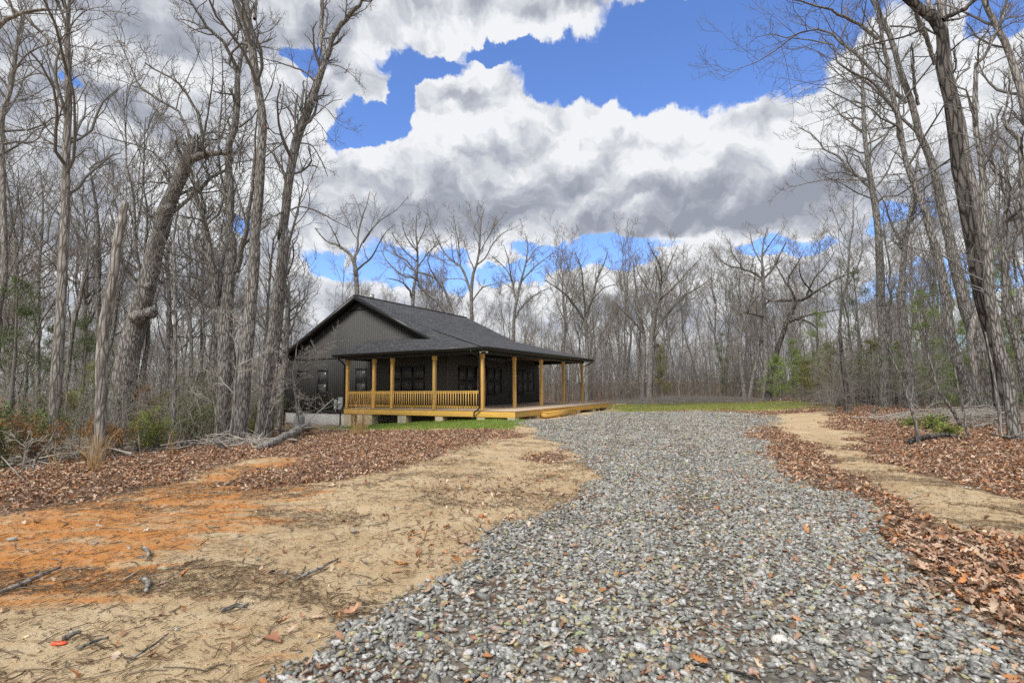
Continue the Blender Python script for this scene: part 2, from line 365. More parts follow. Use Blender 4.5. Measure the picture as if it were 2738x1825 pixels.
def m_wood(name, c1, c2, scale=(1, 1, 1), along=0):
    def b(N, p):
        c = ocoord(N); st = [22., 22., 22.]; st[along] = 1.3
        w = N.noise(N.v('MULTIPLY', c, tuple(st)), 1., 5, .6, .6); n = N.noise(c, .8, 3)
        col = N.mix(N.rng(w, .3, .72), c1, c2); col = N.mix(1., col, N.mix(n, (.8, .78, .74), (1.15, 1.12, 1.1)), 'MULTIPLY'); oi = N.n('ShaderNodeObjectInfo').outputs['Random']; col = N.mix(1., col, N.mix(oi, (.80, .78, .85), (1.18, 1.12, 1.08)), 'MULTIPLY')
        kn = N.vor(c, 3.2); col = N.mix(N.rng(kn, .02, .045), (.12, .06, .02), col)
        N.L(col, p.inputs['Base Color']); bump(N, p, w, .25, .004); p.inputs['Roughness'].default_value = .65
    return mat(name, b)
WOODU = m_wood('treated pine lengthwise', (.60, .38, .09), (.74, .50, .15), along=0)
WOODV = m_wood('treated pine crosswise', (.58, .37, .08), (.72, .49, .14), along=1)
WOODZ = m_wood('treated pine upright', (.62, .40, .11), (.78, .53, .19), along=2)
DOORW = m_wood('raw door wood', (.66, .36, .20), (.78, .48, .30), along=2)
DECKW = m_wood('weathered deck boards', (.58, .47, .32), (.68, .57, .42), along=0)
CEILW = m_wood('porch ceiling board', (.38, .27, .20), (.46, .34, .26), along=0)
def m_plain(name, c, rough=.5, spec=.4, var=.15, metal=0., sc_=3., bd=0.):
    def b(N, p):
        n = N.noise(ocoord(N), sc_, 5, .6); N.L(N.mix(n, [k*(1-var) for k in c], [k*(1+var) for k in c]), p.inputs['Base Color'])
        p.inputs['Roughness'].default_value = rough; p.inputs['Specular IOR Level'].default_value = spec; p.inputs['Metallic'].default_value = metal
        if bd: bump(N, p, n, .5, bd)
    return mat(name, b)
SIDING = m_plain('charcoal siding', (.098, .097, .096), .6, .3, .1)
BLACK = m_plain('black trim', (.012, .0125, .014), .4, .5)
UNDERSIDE = m_plain('black underside', (.012, .012, .014), .6, .3)
PANE = m_plain('window pane', (.085, .087, .088), .25, .4, .45, 0, 1.2)  # mottled grey base stands in for faint reflections in the glass
SCREEN = m_plain('insect screen', (.04, .04, .042), .7, .3, .3, 0, 2.)
GREYM = m_plain('grey painted metal', (.33, .36, .37), .4, .4, .06)
WHITEM = m_plain('white plastic', (.75, .75, .74), .4, .4, .05)
GALV = m_plain('galvanised metal', (.5, .5, .5), .35, .5, .1, .4)
def b_conc(N, p):
    c = ocoord(N); n = N.noise(c, 2., 6, .65); s = N.n('ShaderNodeSeparateXYZ'); N.L(c, s.inputs[0])
    col = N.mix(N.rng(n, .3, .7), (.46, .45, .43), (.60, .585, .56))
    dirt = N.rng(N.m('ADD', s.outputs[2], N.m('MULTIPLY', N.m('SUBTRACT', n, .5), .8)), -1.6, -.95, 1., 0.)
    col = N.mix(N.m('MULTIPLY', dirt, .85), col, (.55, .36, .17)); N.L(col, p.inputs['Base Color']); bump(N, p, N.noise(c, 30, 4), .3, .005)
CONC = mat('concrete', b_conc)
def b_block(N, p):
    c = ocoord(N); n = N.noise(c, 6., 6, .65); n2 = N.noise(c, 1.4, 3)
    col = N.mix(N.rng(n, .3, .7), (.50, .40, .24), (.66, .58, .42)); col = N.mix(N.rng(n2, .5, .6), col, (.42, .40, .34)); N.L(col, p.inputs['Base Color']); bump(N, p, n, .4, .01)
BLOCK = mat('concrete block', b_block)
def b_shingle(N, p):
    uv = N.n('ShaderNodeUVMap', uv_map='UVMap').outputs[0]
    br = N.n('ShaderNodeTexBrick'); N.L(uv, br.inputs['Vector']); br.offset = .37; br.inputs['Color1'].default_value = (.062, .064, .071, 1); br.inputs['Color2'].default_value = (.125, .128, .14, 1)
    br.inputs['Mortar'].default_value = (.018, .018, .02, 1); br.inputs['Scale'].default_value = 1.; br.inputs['Mortar Size'].default_value = .012; br.inputs['Brick Width'].default_value = .28; br.inputs['Row Height'].default_value = .14; br.inputs['Bias'].default_value = -.1
    n = N.noise(uv, 160, 3, .7); n2 = N.noise(uv, .6, 3); col = N.mix(1., br.outputs[0], N.mix(N.rng(n, .3, .7), (.6, .6, .6), (1.35, 1.35, 1.35)), 'MULTIPLY')
    col = N.mix(1., col, N.mix(n2, (.85, .85, .85), (1.15, 1.15, 1.15)), 'MULTIPLY')
    N.L(col, p.inputs['Base Color']); p.inputs['Roughness'].default_value = .9; bump(N, p, N.m('ADD', br.outputs[1], N.m('MULTIPLY', n, -.4)), .6, -.012)
SHING = mat('asphalt shingles', b_shingle)

# ------------------------------------------------------------------ ground sheet
def axis(a, b, fine0, fine1, df, grow=1.13, dmax=12.):
    mid = list(np.arange(fine0, fine1, df)); lo, hi = [], []; d = df; x = fine0
    while x > a: d = min(d*grow, dmax); x -= d; lo.append(x)
    d = df; x = mid[-1]
    while x < b: d = min(d*grow, dmax); x += d; hi.append(x)
    return np.array(lo[::-1]+mid+hi)
gx = axis(-500, 500, -13, 13, .13); gy = axis(-60, 700, .8, 34, .13)
GX, GY = np.meshgrid(gx, gy); Z = terrain(GX, GY)
A = Acc(); nx, ny = len(gx), len(gy)
i = np.arange(ny-1)[:, None]*nx+np.arange(nx-1)[None]
A.add(np.c_[GX.ravel(), GY.ravel(), Z.ravel()], np.stack([i, i+1, i+nx+1, i+nx], -1).reshape(-1, 4))
me = A.mesh('ground'); zg = zones(GX.ravel(), GY.ravel())
for nm, ch in (('zone', (zg[0], zg[1], zg[2])), ('zone2', (zg[3], zg[4], zg[4]))):
    a = me.color_attributes.new(nm, 'FLOAT_COLOR', 'POINT'); a.data.foreach_set('color', np.c_[ch[0], ch[1], ch[2], np.ones(len(ch[0]))].ravel())
me.polygons.foreach_set('use_smooth', np.ones(len(me.polygons), bool))
tag(link('ground', me, GROUND), kind='structure')

# ------------------------------------------------------------------ house
HU, HV, HY = 19.3782, 10.9833, 1.0504
DZ = CAMH-1.0245
def hw(u, v, z=0):
    a, b = u+HU, v+HV; return np.array([a*math.cos(HY)-b*math.sin(HY), a*math.sin(HY)+b*math.cos(HY), z+DZ])
o_ = hw(0, 0); house = empty('house', (o_[0], o_[1], 0), HY)
tag(house, 'charcoal single-storey house with black shingle roof and wraparound pine porch', 'house')
HO = Vector((0, 0, DZ))
def part(A_, name, m, parent=None, smooth=False, bevel=0, label=None):
    o = A_.obj(name, m, parent or house, smooth, bevel)
    if parent is None: o.location = HO
    if label: o['label'] = label
    return o
UW, VW, VL, UE = 2.04, 5.24, 18.5, 12.8; RV, RZ, MS = 11.82, 6.60, .51
def mainz(v): return RZ-MS*abs(v-RV)
EU, EV, EZ, MA, MB = -.47, 1.25, 2.87, .386, .255
# walls: gabled body as a closed prism
A = Acc(); prof = [(VW, -.12), (VL, -.12), (VL, mainz(VL)-.13), (RV, RZ-.13), (VW, mainz(VW)-.13+.0)]
prof[4] = (VW, 3.05); prof.append(None); prof = [(VW, -.12), (VL, -.31), (VL, mainz(VL)-.16), (RV, RZ-.16), (7.3, mainz(7.3)-.2), (VW, 3.75)]
n = len(prof)
A.add([(UW, a, b) for a, b in prof]+[(UE, a, b) for a, b in prof], [(k, (k+1) % n, n+(k+1) % n, n+k) for k in range(n)])
A.f.setdefault(n, []).append(np.array([list(range(n-1, -1, -1)), list(range(n, 2*n))]))
# battens on the gable face and the porch face
for k in range(74):
    v = VW+.09+k*.1785
    if v > VL: break
    top = min(mainz(v), EZ+MB*(v-EV))-.25 if v < 7.3 else mainz(v)-.2
    A.box((UW-.024, v-.024, -.3), (UW+.01, v+.024, top))
for k in range(60):
    u = UW+.09+k*.1785
    if u > UE: break
    A.box((u-.024, VW-.024, -.1), (u+.024, VW+.01, 3.7))
A.box((UW-.028, VW-.028, -.12), (UW+.07, VW+.07, 3.6))
part(A, 'wall', SIDING)
A = Acc(); A.box((UW-.034, 5.3, -.42), (UW-.001, VL+.02, -.305)); A.box((UW-.038, 12.1, 2.90), (UW-.001, VL, 2.96)); A.box((UW-.035, 10.7, 5.74), (UW-.001, 13.2, 5.80))
part(A, 'trim_band', BLACK)
A = Acc(); A.box((UW+.04, VW+.05, -1.9), (UE-.05, VL-.04, -.125)); A.box((UW+.03, 5.6, -1.9), (UW+.3, VL-.03, -.35)); part(A, 'foundation', CONC)
# roof slabs
def slab(polys, name, th=.1, parent=None, mt=None):
    me = bpy.data.meshes.new(name); bm = bmesh.new(); uvl = bm.loops.layers.uv.new('UVMap')
    for pts in polys:
        P = [Vector(p_) for p_ in pts]; nrm = (P[1]-P[0]).cross(P[2]-P[0]).normalized()
        if nrm.z < 0: P.reverse(); nrm = -nrm
        tv = [bm.verts.new(p_) for p_ in P]; bv = [bm.verts.new(p_-Vector((0, 0, th))) for p_ in P]
        fs = [bm.faces.new(tv), bm.faces.new(bv[::-1])]+[bm.faces.new((tv[k-1], bv[k-1], bv[k], tv[k])) for k in range(len(P))]
        hd = Vector((-nrm.y, nrm.x, 0)).normalized(); sd2 = nrm.cross(hd)
        for f in fs:
            for l in f.loops: l[uvl].uv = (l.vert.co.dot(hd), l.vert.co.dot(sd2))
    bm.to_mesh(me); bm.free(); o = link(name, me, mt or SHING, parent or house); o.location = HO; return o
RU, UR = 1.58, 13.1; BV = 7.37; BZ = EZ+MB*(BV-EV); aB = (BZ-EZ)/MA; VR = RV-(RZ-(EZ+MA*(RU-EU)))/MS
def pz(u, v): return (u, v, RZ-MS*abs(v-RV))
roof = slab([[pz(RU, RV), pz(UR, RV), (UR, BV, BZ), (EU+aB, BV, BZ), (RU, VR, EZ+MA*(RU-EU))],
             [pz(RU, RV), pz(UR, RV), pz(UR, 18.85), pz(RU, 18.85)]], 'roof')
slab([[(EU, EV, EZ), (EU+aB, BV, BZ), (RU, VR, EZ+MA*(RU-EU)), (UW+.0, VR+.35, EZ+MA*(UW-EU)), (UW, 11.04, EZ+MA*(UW-EU)), (EU, 11.04, EZ)],
      [(EU, EV, EZ), (12.98, EV, EZ), (UR, EV+.02, EZ+.005), (UR, BV, BZ), (EU+aB, BV, BZ)]], 'porch_roof', .09)
# ridge and hip caps, rake boards, flashing
A = Acc()
def beam(A_, a, b, w, h, upv_=(0, 0, 1)):
    a, b = Vector(a), Vector(b); t = (b-a).normalized(); s = t.cross(Vector(upv_)).normalized()*w/2; uu = s.cross(t).normalized()*h/2
    P = [a-s-uu, a+s-uu, a+s+uu, a-s+uu, b-s-uu, b+s-uu, b+s+uu, b-s+uu]
    A_.add([tuple(x) for x in P], [(0, 3, 2, 1), (4, 5, 6, 7), (0, 1, 5, 4), (1, 2, 6, 5), (2, 3, 7, 6), (3, 0, 4, 7)])
beam(A, (RU-.02, RV, RZ+.0), (UR, RV, RZ+.0), .26, .035)
beam(A, (EU, EV, EZ+.01), (EU+aB, BV, BZ+.01), .26, .03)
part(A, 'ridge_cap', m_plain('shingle caps', (.10, .103, .112), .9, .2, .3, 0, 14.))
A = Acc()
zR = EZ+MA*(RU-EU)
for pa, pb, hh in (((RU-.015, RV+.0, RZ-.12), (RU-.015, 18.87, mainz(18.87)-.12), .24), ((RU-.0155, RV-.0, RZ-.12), (RU-.0155, VR-.12, zR-.16), .24), ((UR+.012, RV, RZ-.1), (UR+.012, BV, BZ-.1), .2), ((UR+.012, BV, BZ-.1), (UR+.012, EV, EZ-.09), .17)):
    A = Acc(); beam(A, pa, pb, .03, hh); part(A, 'rake_board', BLACK)
A = Acc()   # soffit under the rake, eave returns
for v0, v1 in ((RV, 18.85), (RV, VR+.1)):
    A.add([(RU, v0, mainz(v0)-.24), (UW, v0, mainz(v0)-.24), (UW, v1, mainz(v1)-.24), (RU, v1, mainz(v1)-.24), (RU, v0, mainz(v0)-.105), (UW, v0, mainz(v0)-.105), (UW, v1, mainz(v1)-.105), (RU, v1, mainz(v1)-.105)],
          [(0, 1, 2, 3), (7, 6, 5, 4), (0, 4, 5, 1), (1, 5, 6, 2), (2, 6, 7, 3), (3, 7, 4, 0)])
A.box((RU+.01, VL+.002, 2.88), (UE, 18.8, 2.93)); A.box((RU+.01, 18.4, 2.74), (UW-.02, 18.8, 2.87))
part(A, 'soffit', UNDERSIDE)
A = Acc(); A.box((.14, 1.84, 2.82), (UW-.02, 10.9, 2.84)); A.box((UW+.0, 1.84, 2.82), (7.8, VW-.02, 2.84)); part(A, 'porch_ceiling', UNDERSIDE)  # near ceiling coloured black like the soffits; far end gets board colour
A = Acc(); A.box((7.81, 1.84, 2.82), (12.2, VW-.02, 2.84)); part(A, 'porch_ceiling', CEILW, label='bare board porch ceiling at the far end')
# beams (wrapped black) and gutters
A = Acc(); A.box((-.1, 1.6, 2.6), (.14, 10.62, 2.83)); part(A, 'porch_beam', BLACK, bevel=.006)
A = Acc(); A.box((.145, 1.6, 2.6), (12.3, 1.84, 2.83)); part(A, 'porch_beam', BLACK, bevel=.006)
A = Acc(); A.box((.145, 10.4, 2.6), (UW-.03, 10.62, 2.815)); part(A, 'porch_beam', BLACK, bevel=.006)
A = Acc(); A.box((12.06, 1.845, 2.6), (12.3, VW-.03, 2.815)); part(A, 'porch_beam', BLACK, bevel=.006)
A = Acc(); A.box((-.36, 1.62, 2.72), (-.11, 10.9, 2.75)); A.box((-.1, 1.37, 2.72), (12.9, 1.59, 2.75)); part(A, 'soffit', UNDERSIDE)
def gutter(p0, p1, name='gutter'):
    prof = [(0, -.13), (.07, -.13), (.10, -.10), (.115, -.04), (.125, 0), (.11, .004), (.10, -.02), (0.0, -.02)]
    a, b = Vector(p0), Vector(p1); t = (b-a).normalized(); s = Vector((t.y, -t.x, 0)); A_ = Acc(); n_ = len(prof)
    A_.add([tuple(q+s*x_+Vector((0, 0, z_))) for q in (a, b) for x_, z_ in prof], [(k, (k+1) % n_, n_+(k+1) % n_, n_+k) for k in range(n_)])
    A_.f.setdefault(n_, []).append(np.array([list(range(n_-1, -1, -1)), list(range(n_, 2*n_))]))
    return part(A_, name, BLACK)
gutter((EU+.01, 11.1, EZ+.01), (EU+.01, EV-.1, EZ+.01)); gutter((EU-.1, EV+.01, EZ+.01), (13.02, EV+.01, EZ+.01))
gutter((1.7, 18.86, 3.02), (1.55, 18.86, 3.02)).data; 
A = Acc()
for (u, v) in ((EU+.0, EV),): A.box((EU+.02, EV+.02, 2.72), (EU+.06, 10.98, EZ-.02)); A.box((EU+.06, EV+.02, 2.72), (12.9, EV+.06, EZ-.02))
part(A, 'fascia', BLACK)
# deck
DU, DV = 12.552, 10.717
A = Acc(); deckp = []
w = .14
k = 0
while True:
    v0 = k*w; v1 = v0+w-.006
    if v1 > VW-.02: break
    A.box((-.02 if k else -.02, v0-.02*(k == 0), -.03), (DU+.02, v1, 0)); k += 1
vv0 = k*w; k = 0
while vv0+k*w+w < DV:
    A.box((-.02, vv0+k*w, -.03), (UW-.02, vv0+k*w+w-.006, 0)); k += 1
A.box((-.02, vv0+k*w, -.03), (UW-.02, DV+.02, 0))
deck = part(A, 'deck', DECKW)
def dpart(A_, name, m, **kw):
    o = A_.obj(name, m, deck, **kw); return o
A = Acc(); A.box((0, 0, -.30), (.04, DV, -.031)); dpart(A, 'rim_board', WOODV, bevel=.004)
A = Acc(); A.box((.041, 0, -.30), (5.2, .04, -.031)); dpart(A, 'rim_board', WOODU, bevel=.004)
A = Acc(); A.box((5.205, 0, -.30), (DU, .04, -.031)); dpart(A, 'rim_board', WOODU, bevel=.004)
A = Acc(); A.box((DU-.04, .041, -.30), (DU, VW-.1, -.031)); dpart(A, 'rim_board', WOODV)
A = Acc(); A.box((.041, DV-.04, -.30), (UW-.03, DV, -.031)); dpart(A, 'rim_board', WOODU)
A = Acc()
for u in (.45, .85, 1.25, 1.65): A.box((u, 5.3, -.28), (u+.04, DV-.05, -.04))
for v in (.8, 1.6, 2.4, 3.2, 4., 4.8): A.box((.06, v, -.27), (DU-.05, v+.04, -.035))
dpart(A, 'joist', WOODU)
A = Acc(); A.box((2.5, -.33, -.205), (6.2, 0.-.002, -.165)); A.box((2.52, -.31, -.43), (6.18, -.27, -.206)); A.box((2.52, -.269, -.43), (2.56, -.003, -.206)); A.box((6.14, -.269, -.43), (6.18, -.003, -.206))
st = dpart(A, 'step', WOODU)
def pier(u, v, su=.4, sv=.4):
    A_ = Acc(); g0 = terrain(*hw(u, v)[:2])-DZ-.15
    A_.box((u-su/2, v-sv/2, min(g0, -.5)), (u+su/2, v+sv/2, -.302)); dpart(A_, 'pier', BLOCK, bevel=.012)
for v in (10.5, 8.95, 6.6, 4.25, 1.85): pier(.26, v, .44, .56 if v > 6 else .46)
pier(.2, .2, .38, .38)
for u in (2.45, 7.4, 9.9, 12.2): pier(u, .25, .5, .42)
for u in (1.4,): pier(u, 10.4, .4, .4)
# porch posts
def post(u, v):
    A_ = Acc(); A_.box((u-.07, v-.07, .001), (u+.07, v+.07, 2.45)); o = part(A_, 'post', WOODZ, bevel=.006)
    A_ = Acc(); A_.box((u-.09, v-.09, 2.40), (u+.09, v+.09, 2.598)); c_ = A_.obj('post_cap', WOODZ, o, bevel=.006); return o
PB = [3.014, 6.078, 9.139, 12.19]; PA = [4.51, 7.256, 8.53, 10.509]
post(.03, 1.725)
for u in PB: post(u, 1.725)
for v in PA: post(.03, v)
# railings: rails plus separate balusters
def railing(v0, v1, foot=True):
    A_ = Acc(); v0 += .08; v1 -= .08
    A_.box((-.03, v0, .856), (.10, v1, .90)); A_.box((-.005, v0, .775), (.033, v1, .860)); A_.box((-.005, v0, .10), (.033, v1, .19)); A_.box((-.004, v0-.008, .10), (.032, v0+.02, .80)); A_.box((-.004, v1-.02, .10), (.032, v1+.008, .80))
    if foot: A_.box((-.0, (v0+v1)/2-.05, .001), (.05, (v0+v1)/2+.05, .105))
    o = part(A_, 'railing', WOODV, bevel=.004); n_ = round((v1-v0)/.145)
    for q in range(n_):
        v = v0+(q+.5)*(v1-v0)/n_; B_ = Acc(); B_.box((-.043, v-.018, .085), (-.006, v+.018, .858)); B_.obj('baluster', WOODZ, o)
railing(1.725, 4.51); railing(4.51, 7.256); railing(7.256, 8.53, False); railing(8.53, 10.509, False)
A = Acc(); A.box((1.0, 9.6, .001), (1.14, 9.74, .99)); part(A, 'newel_post', WOODZ, bevel=.006)
# windows
def window(face, a0, a1, z0, z1, n=1, split=True, sill=True):
    """face 'A': wall u=UW running along v;  'B': wall v=VW running along u"""
    F = UW if face == 'A' else VW
    def B(A_, p0, p1, q0, q1, d0, d1):   # along, z, outward depth
        if face == 'A': A_.box((F-d1, p0, q0), (F-d0, p1, q1))
        else: A_.box((p0, F-d1, q0), (p1, F-d0, q1))
    A_ = Acc(); t = .075
    B(A_, a0, a1, z0, z0+t, 0, .05); B(A_, a0, a1, z1-t, z1, 0, .05); B(A_, a0, a0+t, z0+t, z1-t, 0, .05); B(A_, a1-t, a1, z0+t, z1-t, 0, .05)
    if sill: B(A_, a0-.02, a1+.02, z0-.03, z0-.001, 0, .07)
    w_ = (a1-a0-2*t)/n
    for q in range(1, n): B(A_, a0+t+q*w_-.04, a0+t+q*w_+.04, z0+t, z1-t, 0, .042)
    fr = part(A_, 'window', BLACK, bevel=0)
    for q in range(n):
        p0 = a0+t+q*w_+(.04 if q else 0); p1 = a0+t+(q+1)*w_-(.04 if q < n-1 else 0)
        zm = z0+(z1-z0)*.5
        S_ = Acc(); f = .03
        rows = [(z0+t, zm-.02, .020), (zm+.02, z1-t, .028)] if split else [(z0+t, z1-t, .024)]
        if split: B(S_, p0, p1, zm-.02, zm+.02, 0.017, .038)
        for r0, r1, d in rows:
            B(S_, p0, p1, r0, r0+f, .018, d+.004); B(S_, p0, p1, r1-f, r1, .018, d+.004); B(S_, p0, p0+f, r0+f, r1-f, .018, d+.004); B(S_, p1-f, p1, r0+f, r1-f, .018, d+.004)
        S_.obj('sash', BLACK, fr)
        G_ = Acc()
        for r0, r1, d in rows: B(G_, p0+f, p1-f, r0+f, r1-f, .0175, .020)
        G_.obj('pane', PANE, fr)
    return fr
window('A', 14.50, 15.39, .60, 2.24); window('A', 11.13, 12.04, .60, 2.25); window('A', 16.35, 17.35, 1.76, 2.24, 1, False)
window('A', 6.75, 9.35, .85, 2.25, 3)
window('B', 2.99, 4.60, .62, 2.25, 2); window('B', 5.90, 7.54, .62, 2.23, 2); window('B', 9.50, 11.93, .62, 2.21, 3)
# door
A = Acc()
A.box((4.68, VW-.05, .001), (4.79, VW, 2.30)); A.box((5.70, VW-.05, .001), (5.82, VW, 2.30)); A.box((4.79, VW-.05, 2.17), (5.70, VW, 2.30)); A.box((4.79, VW-.04, .001), (5.70, VW, .05))
part(A, 'door_frame', BLACK)
A = Acc(); A.box((4.79, VW-.030, .05), (5.70, VW-.001, 2.17))
for a0, a1, z0, z1 in ((4.79, 4.90, .05, 2.17), (5.59, 5.70, .05, 2.17), (4.9, 5.59, .05, .28), (4.9, 5.59, 2.0, 2.17), (4.9, 5.59, .95, 1.08)): A.box((a0, VW-.042, z0), (a1, VW-.030, z1))
door = part(A, 'door', DOORW, label='unpainted pinkish wooden front door')
A = Acc(); A.tube([(4.86, VW-.042, 1.02), (4.86, VW-.085, 1.02)], .012); A.tube([(4.86, VW-.085, 1.02), (4.86, VW-.12, 1.02)], [.03, .026], 10); A.obj('handle', GALV, door, True)
# electric boxes
A = Acc(); A.box((UW-.16, 12.98, -.19), (UW-.02, 13.35, .54)); mb = part(A, 'meter_box', GREYM, bevel=.008)
A = Acc(); A.tube([(UW-.16, 13.23, .2), (UW-.19, 13.23, .2)], .085, 16); A.tube([(UW-.19, 13.23, .2), (UW-.26, 13.23, .2)], [.06, .045], 16); A.obj('meter_dial', WHITEM, mb, True)
A = Acc(); A.box((UW-.12, 13.53, -.2), (UW-.02, 13.76, .40)); db = part(A, 'disconnect_box', GREYM, bevel=.008)
A = Acc(); A.box((UW-.15, 13.61, .05), (UW-.121, 13.66, .16)); A.obj('switch_handle', BLACK, db)
A = Acc(); A.box((UW-.125, 13.60, -.14), (UW-.121, 13.70, -.03)); A.obj('paper_tag', WHITEM, db)
A = Acc(); A.tube([(UW-.07, 13.64, -.2), (UW-.07, 13.64, -.36)], .03); A.tube([(UW-.08, 13.2, -.19), (UW-.08, 13.2, -.33)], .025); A.tube([(UW-.06, 13.35, -.15), (UW-.06, 13.53, -.15)], .02); part(A, 'conduit', GREYM, smooth=True)
# downspouts
A = Acc(); g0 = float(terrain(*hw(-.1, 10.9)[:2]))-DZ
A.tube([(EU-.04, 10.7, 2.78), (EU-.04, 10.7, 2.66), (-.25, 10.66, 2.5), (-.05, 10.68, 2.33), (-.05, 10.68, .18), (-.08, 10.78, -.02), (-.1, 10.88, -.12), (-.1, 10.88, g0+.2), (-.22, 10.9, g0+.08)], .045, 8)
part(A, 'downspout', BLACK, smooth=True)
A = Acc(); g0 = float(terrain(*hw(-.1, 1.9)[:2]))-DZ
A.tube([(EU-.04, 2.0, 2.78), (EU-.04, 2.0, 2.66), (-.22, 1.85, 2.52), (-.11, 1.80, 2.36), (-.11, 1.80, .15), (-.12, 1.85, .05), (-.14, 2.08, -.10), (-.14, 2.08, g0+.2), (-.26, 2.12, g0+.09)], .04, 8)
part(A, 'downspout', BLACK, smooth=True)
A = Acc(); A.tube([(12.75, EV-.06, 2.78), (12.75, EV-.06, 2.68), (12.4, 1.5, 2.45), (12.28, 1.7, 2.38), (12.28, 1.75, .1)], .04, 8); part(A, 'downspout', BLACK, smooth=True)
A = Acc(); A.tube([(2.0, VL+.03, 2.8), (1.98, VL+.03, -1.3)], .045, 8); part(A, 'downspout', BLACK, smooth=True)
# flood light at porch corner, wall light, roof vent, ceiling light
A = Acc(); A.tube([(-.2, 1.5, 2.69), (-.2, 1.5, 2.72)], .05, 12); A.tube([(-.2, 1.5, 2.69), (-.22, 1.38, 2.66)], .015); A.tube([(-.2, 1.5, 2.69), (-.3, 1.56, 2.66)], .015)
A.tube([(-.22, 1.38, 2.68), (-.25, 1.28, 2.63)], [.03, .055], 12); A.tube([(-.3, 1.56, 2.68), (-.39, 1.58, 2.63)], [.03, .055], 12); part(A, 'flood_light', WHITEM, smooth=True)
A = Acc(); A.box((8.46, VW-.08, .38), (8.56, VW-.02, .58)); A.box((8.48, VW-.10, .50), (8.54, VW-.08, .60)); part(A, 'hose_bib', BLACK, bevel=.01)
A = Acc(); A.tube([(1.9, 3.2, 2.79), (1.9, 3.2, 2.818)], .1, 16); part(A, 'ceiling_light', WHITEM)
ul = 3.55; A = Acc(); A.tube([(ul, RV+.6, RZ-.4), (ul, RV+.6, RZ+.12)], .12, 12); A.tube([(ul, RV+.6, RZ+.12), (ul, RV+.6, RZ+.14)], .2, 12); A.tube([(ul, RV+.6, RZ+.14), (ul, RV+.6, RZ+.36)], [.19, .18], 12); A.tube([(ul, RV+.6, RZ+.36), (ul, RV+.6, RZ+.40)], [.2, .17], 12)
part(A, 'roof_vent', GALV)
# upright tank by the foundation
tp = hw(1.3, 16.1); tz = float(terrain(tp[0], tp[1])); tank = empty('storage_tank', (tp[0], tp[1], tz))
tag(tank, 'upright pale grey metal tank with collar against the concrete foundation', 'tank')
A = Acc(); zz = [0, .05, .85, .94, 1.0, 1.03]; rr = [.28, .32, .32, .29, .22, .1]; A.tube([(0, 0, z_-.1) for z_ in zz], rr, 20); A.obj('tank_body', GREYM, tank, True)
A = Acc(); A.tube([(0, 0, .92), (0, 0, 1.16)], .18, 16); A.obj('collar', GREYM, tank, True)

#PART2#
# ------------------------------------------------------------------ trees
def sprout(P, Rr, n, t0, lenr, ang, rr, K, rng, up=.15, wig=.25, rmin=.004, rmax=9., t1=1., Lmin=.25, Lmax=99., down=0.):
    N, Kp, _ = P.shape
    plen = np.linalg.norm(np.diff(P, axis=1), axis=2).sum(1)
    idx = np.repeat(np.arange(N), n); M = len(idx)
    t = t0+(t1-t0)*((np.tile(np.arange(n), N)+rng.random(M))/n)
    f = t*(Kp-1); i = np.minimum(f.astype(int), Kp-2); a = (f-i)[:, None]
    o = P[idx, i]*(1-a)+P[idx, i+1]*a; pr = Rr[idx, i]*(1-a[:, 0])+Rr[idx, i+1]*a[:, 0]
    T = unit(P[idx, i+1]-P[idx, i]); q = rng.normal(size=(M, 3)); q -= (q*T).sum(1, keepdims=True)*T; q = unit(q)
    an = np.radians(ang)*(0.7+.6*rng.random(M))[:, None]; d = unit(T*np.cos(an)+q*np.sin(an)+np.array([0, 0, up*.5-down]))
    L = np.clip(plen[idx]*lenr*(1.15-.65*t)*(.6+.7*rng.random(M)), Lmin, Lmax)
    out_ = np.zeros((M, K, 3)); out_[:, 0] = o; st = (L/(K-1))[:, None]
    for k in range(1, K):
        d = unit(d+wig*rng.normal(size=(M, 3))+np.array([0, 0, up])); out_[:, k] = out_[:, k-1]+d*st
    r0 = np.clip(pr*rr, rmin, rmax); R_ = r0[:, None]*np.linspace(1, .38, K)[None]
    return out_, R_
def sub(P, Rr, K):                      # resample batches of branches
    return P, Rr
def crown_mesh(name, parents, spec, rng, mat_):
    """parents: list of (P(N,K,3), R) ; spec: per level dict(n, t0, len, ang, rr, K, S, ...)"""
    A_ = Acc(); cur = parents
    for lv in spec:
        lv = dict(lv); S = lv.pop('S'); n = lv.pop('n'); nxt = []
        for P, Rr in cur:
            nn = n if isinstance(n, int) else max(2, int(n*np.linalg.norm(np.diff(P, axis=1), axis=2).sum(1).mean()))
            p2, r2 = sprout(P, Rr, nn, rng=rng, **lv); v, f = tubes(p2, r2, S, rng.random()*3); A_.add(v, f); nxt.append((p2, r2))
        cur = nxt
    return A_
TF = {'A': (0, 0, 2.351), 'B': (0, 600, 2.351), 'C': (1738, 0, 2.351), 'D': (1738, 600, 2.351), 'E': (2238, 780, 3.734), 'F': (2238, 380, 3.734), 'G': (2238, 0, 2.134),
      'H': (0, 900, 1.992), 'I': (450, 950, 2.24), 'M': (900, 520, 2.24), 'N': (1450, 580, 1.723), 'O': (1900, 580, 1.5725), 'S': (0, 0, 1.)}
def px(seq):
    """'A 10,20,5 ...' -> photograph pixels and widths; a letter switches the magnified view the numbers were read in"""
    o = []; tf = TF['S']
    for w_ in seq.split():
        if w_ in TF: tf = TF[w_]; continue
        v = [float(q) for q in w_.split(',')]; o.append((tf[0]+v[0]/tf[2], tf[1]+v[1]/tf[2], (v[2] if len(v) > 2 else -1)/tf[2]))
    a = np.array(o); k = np.where(a[:, 2] > 0)[0]; a[:, 2] = np.interp(np.arange(len(a)), k, a[k, 2]); return a
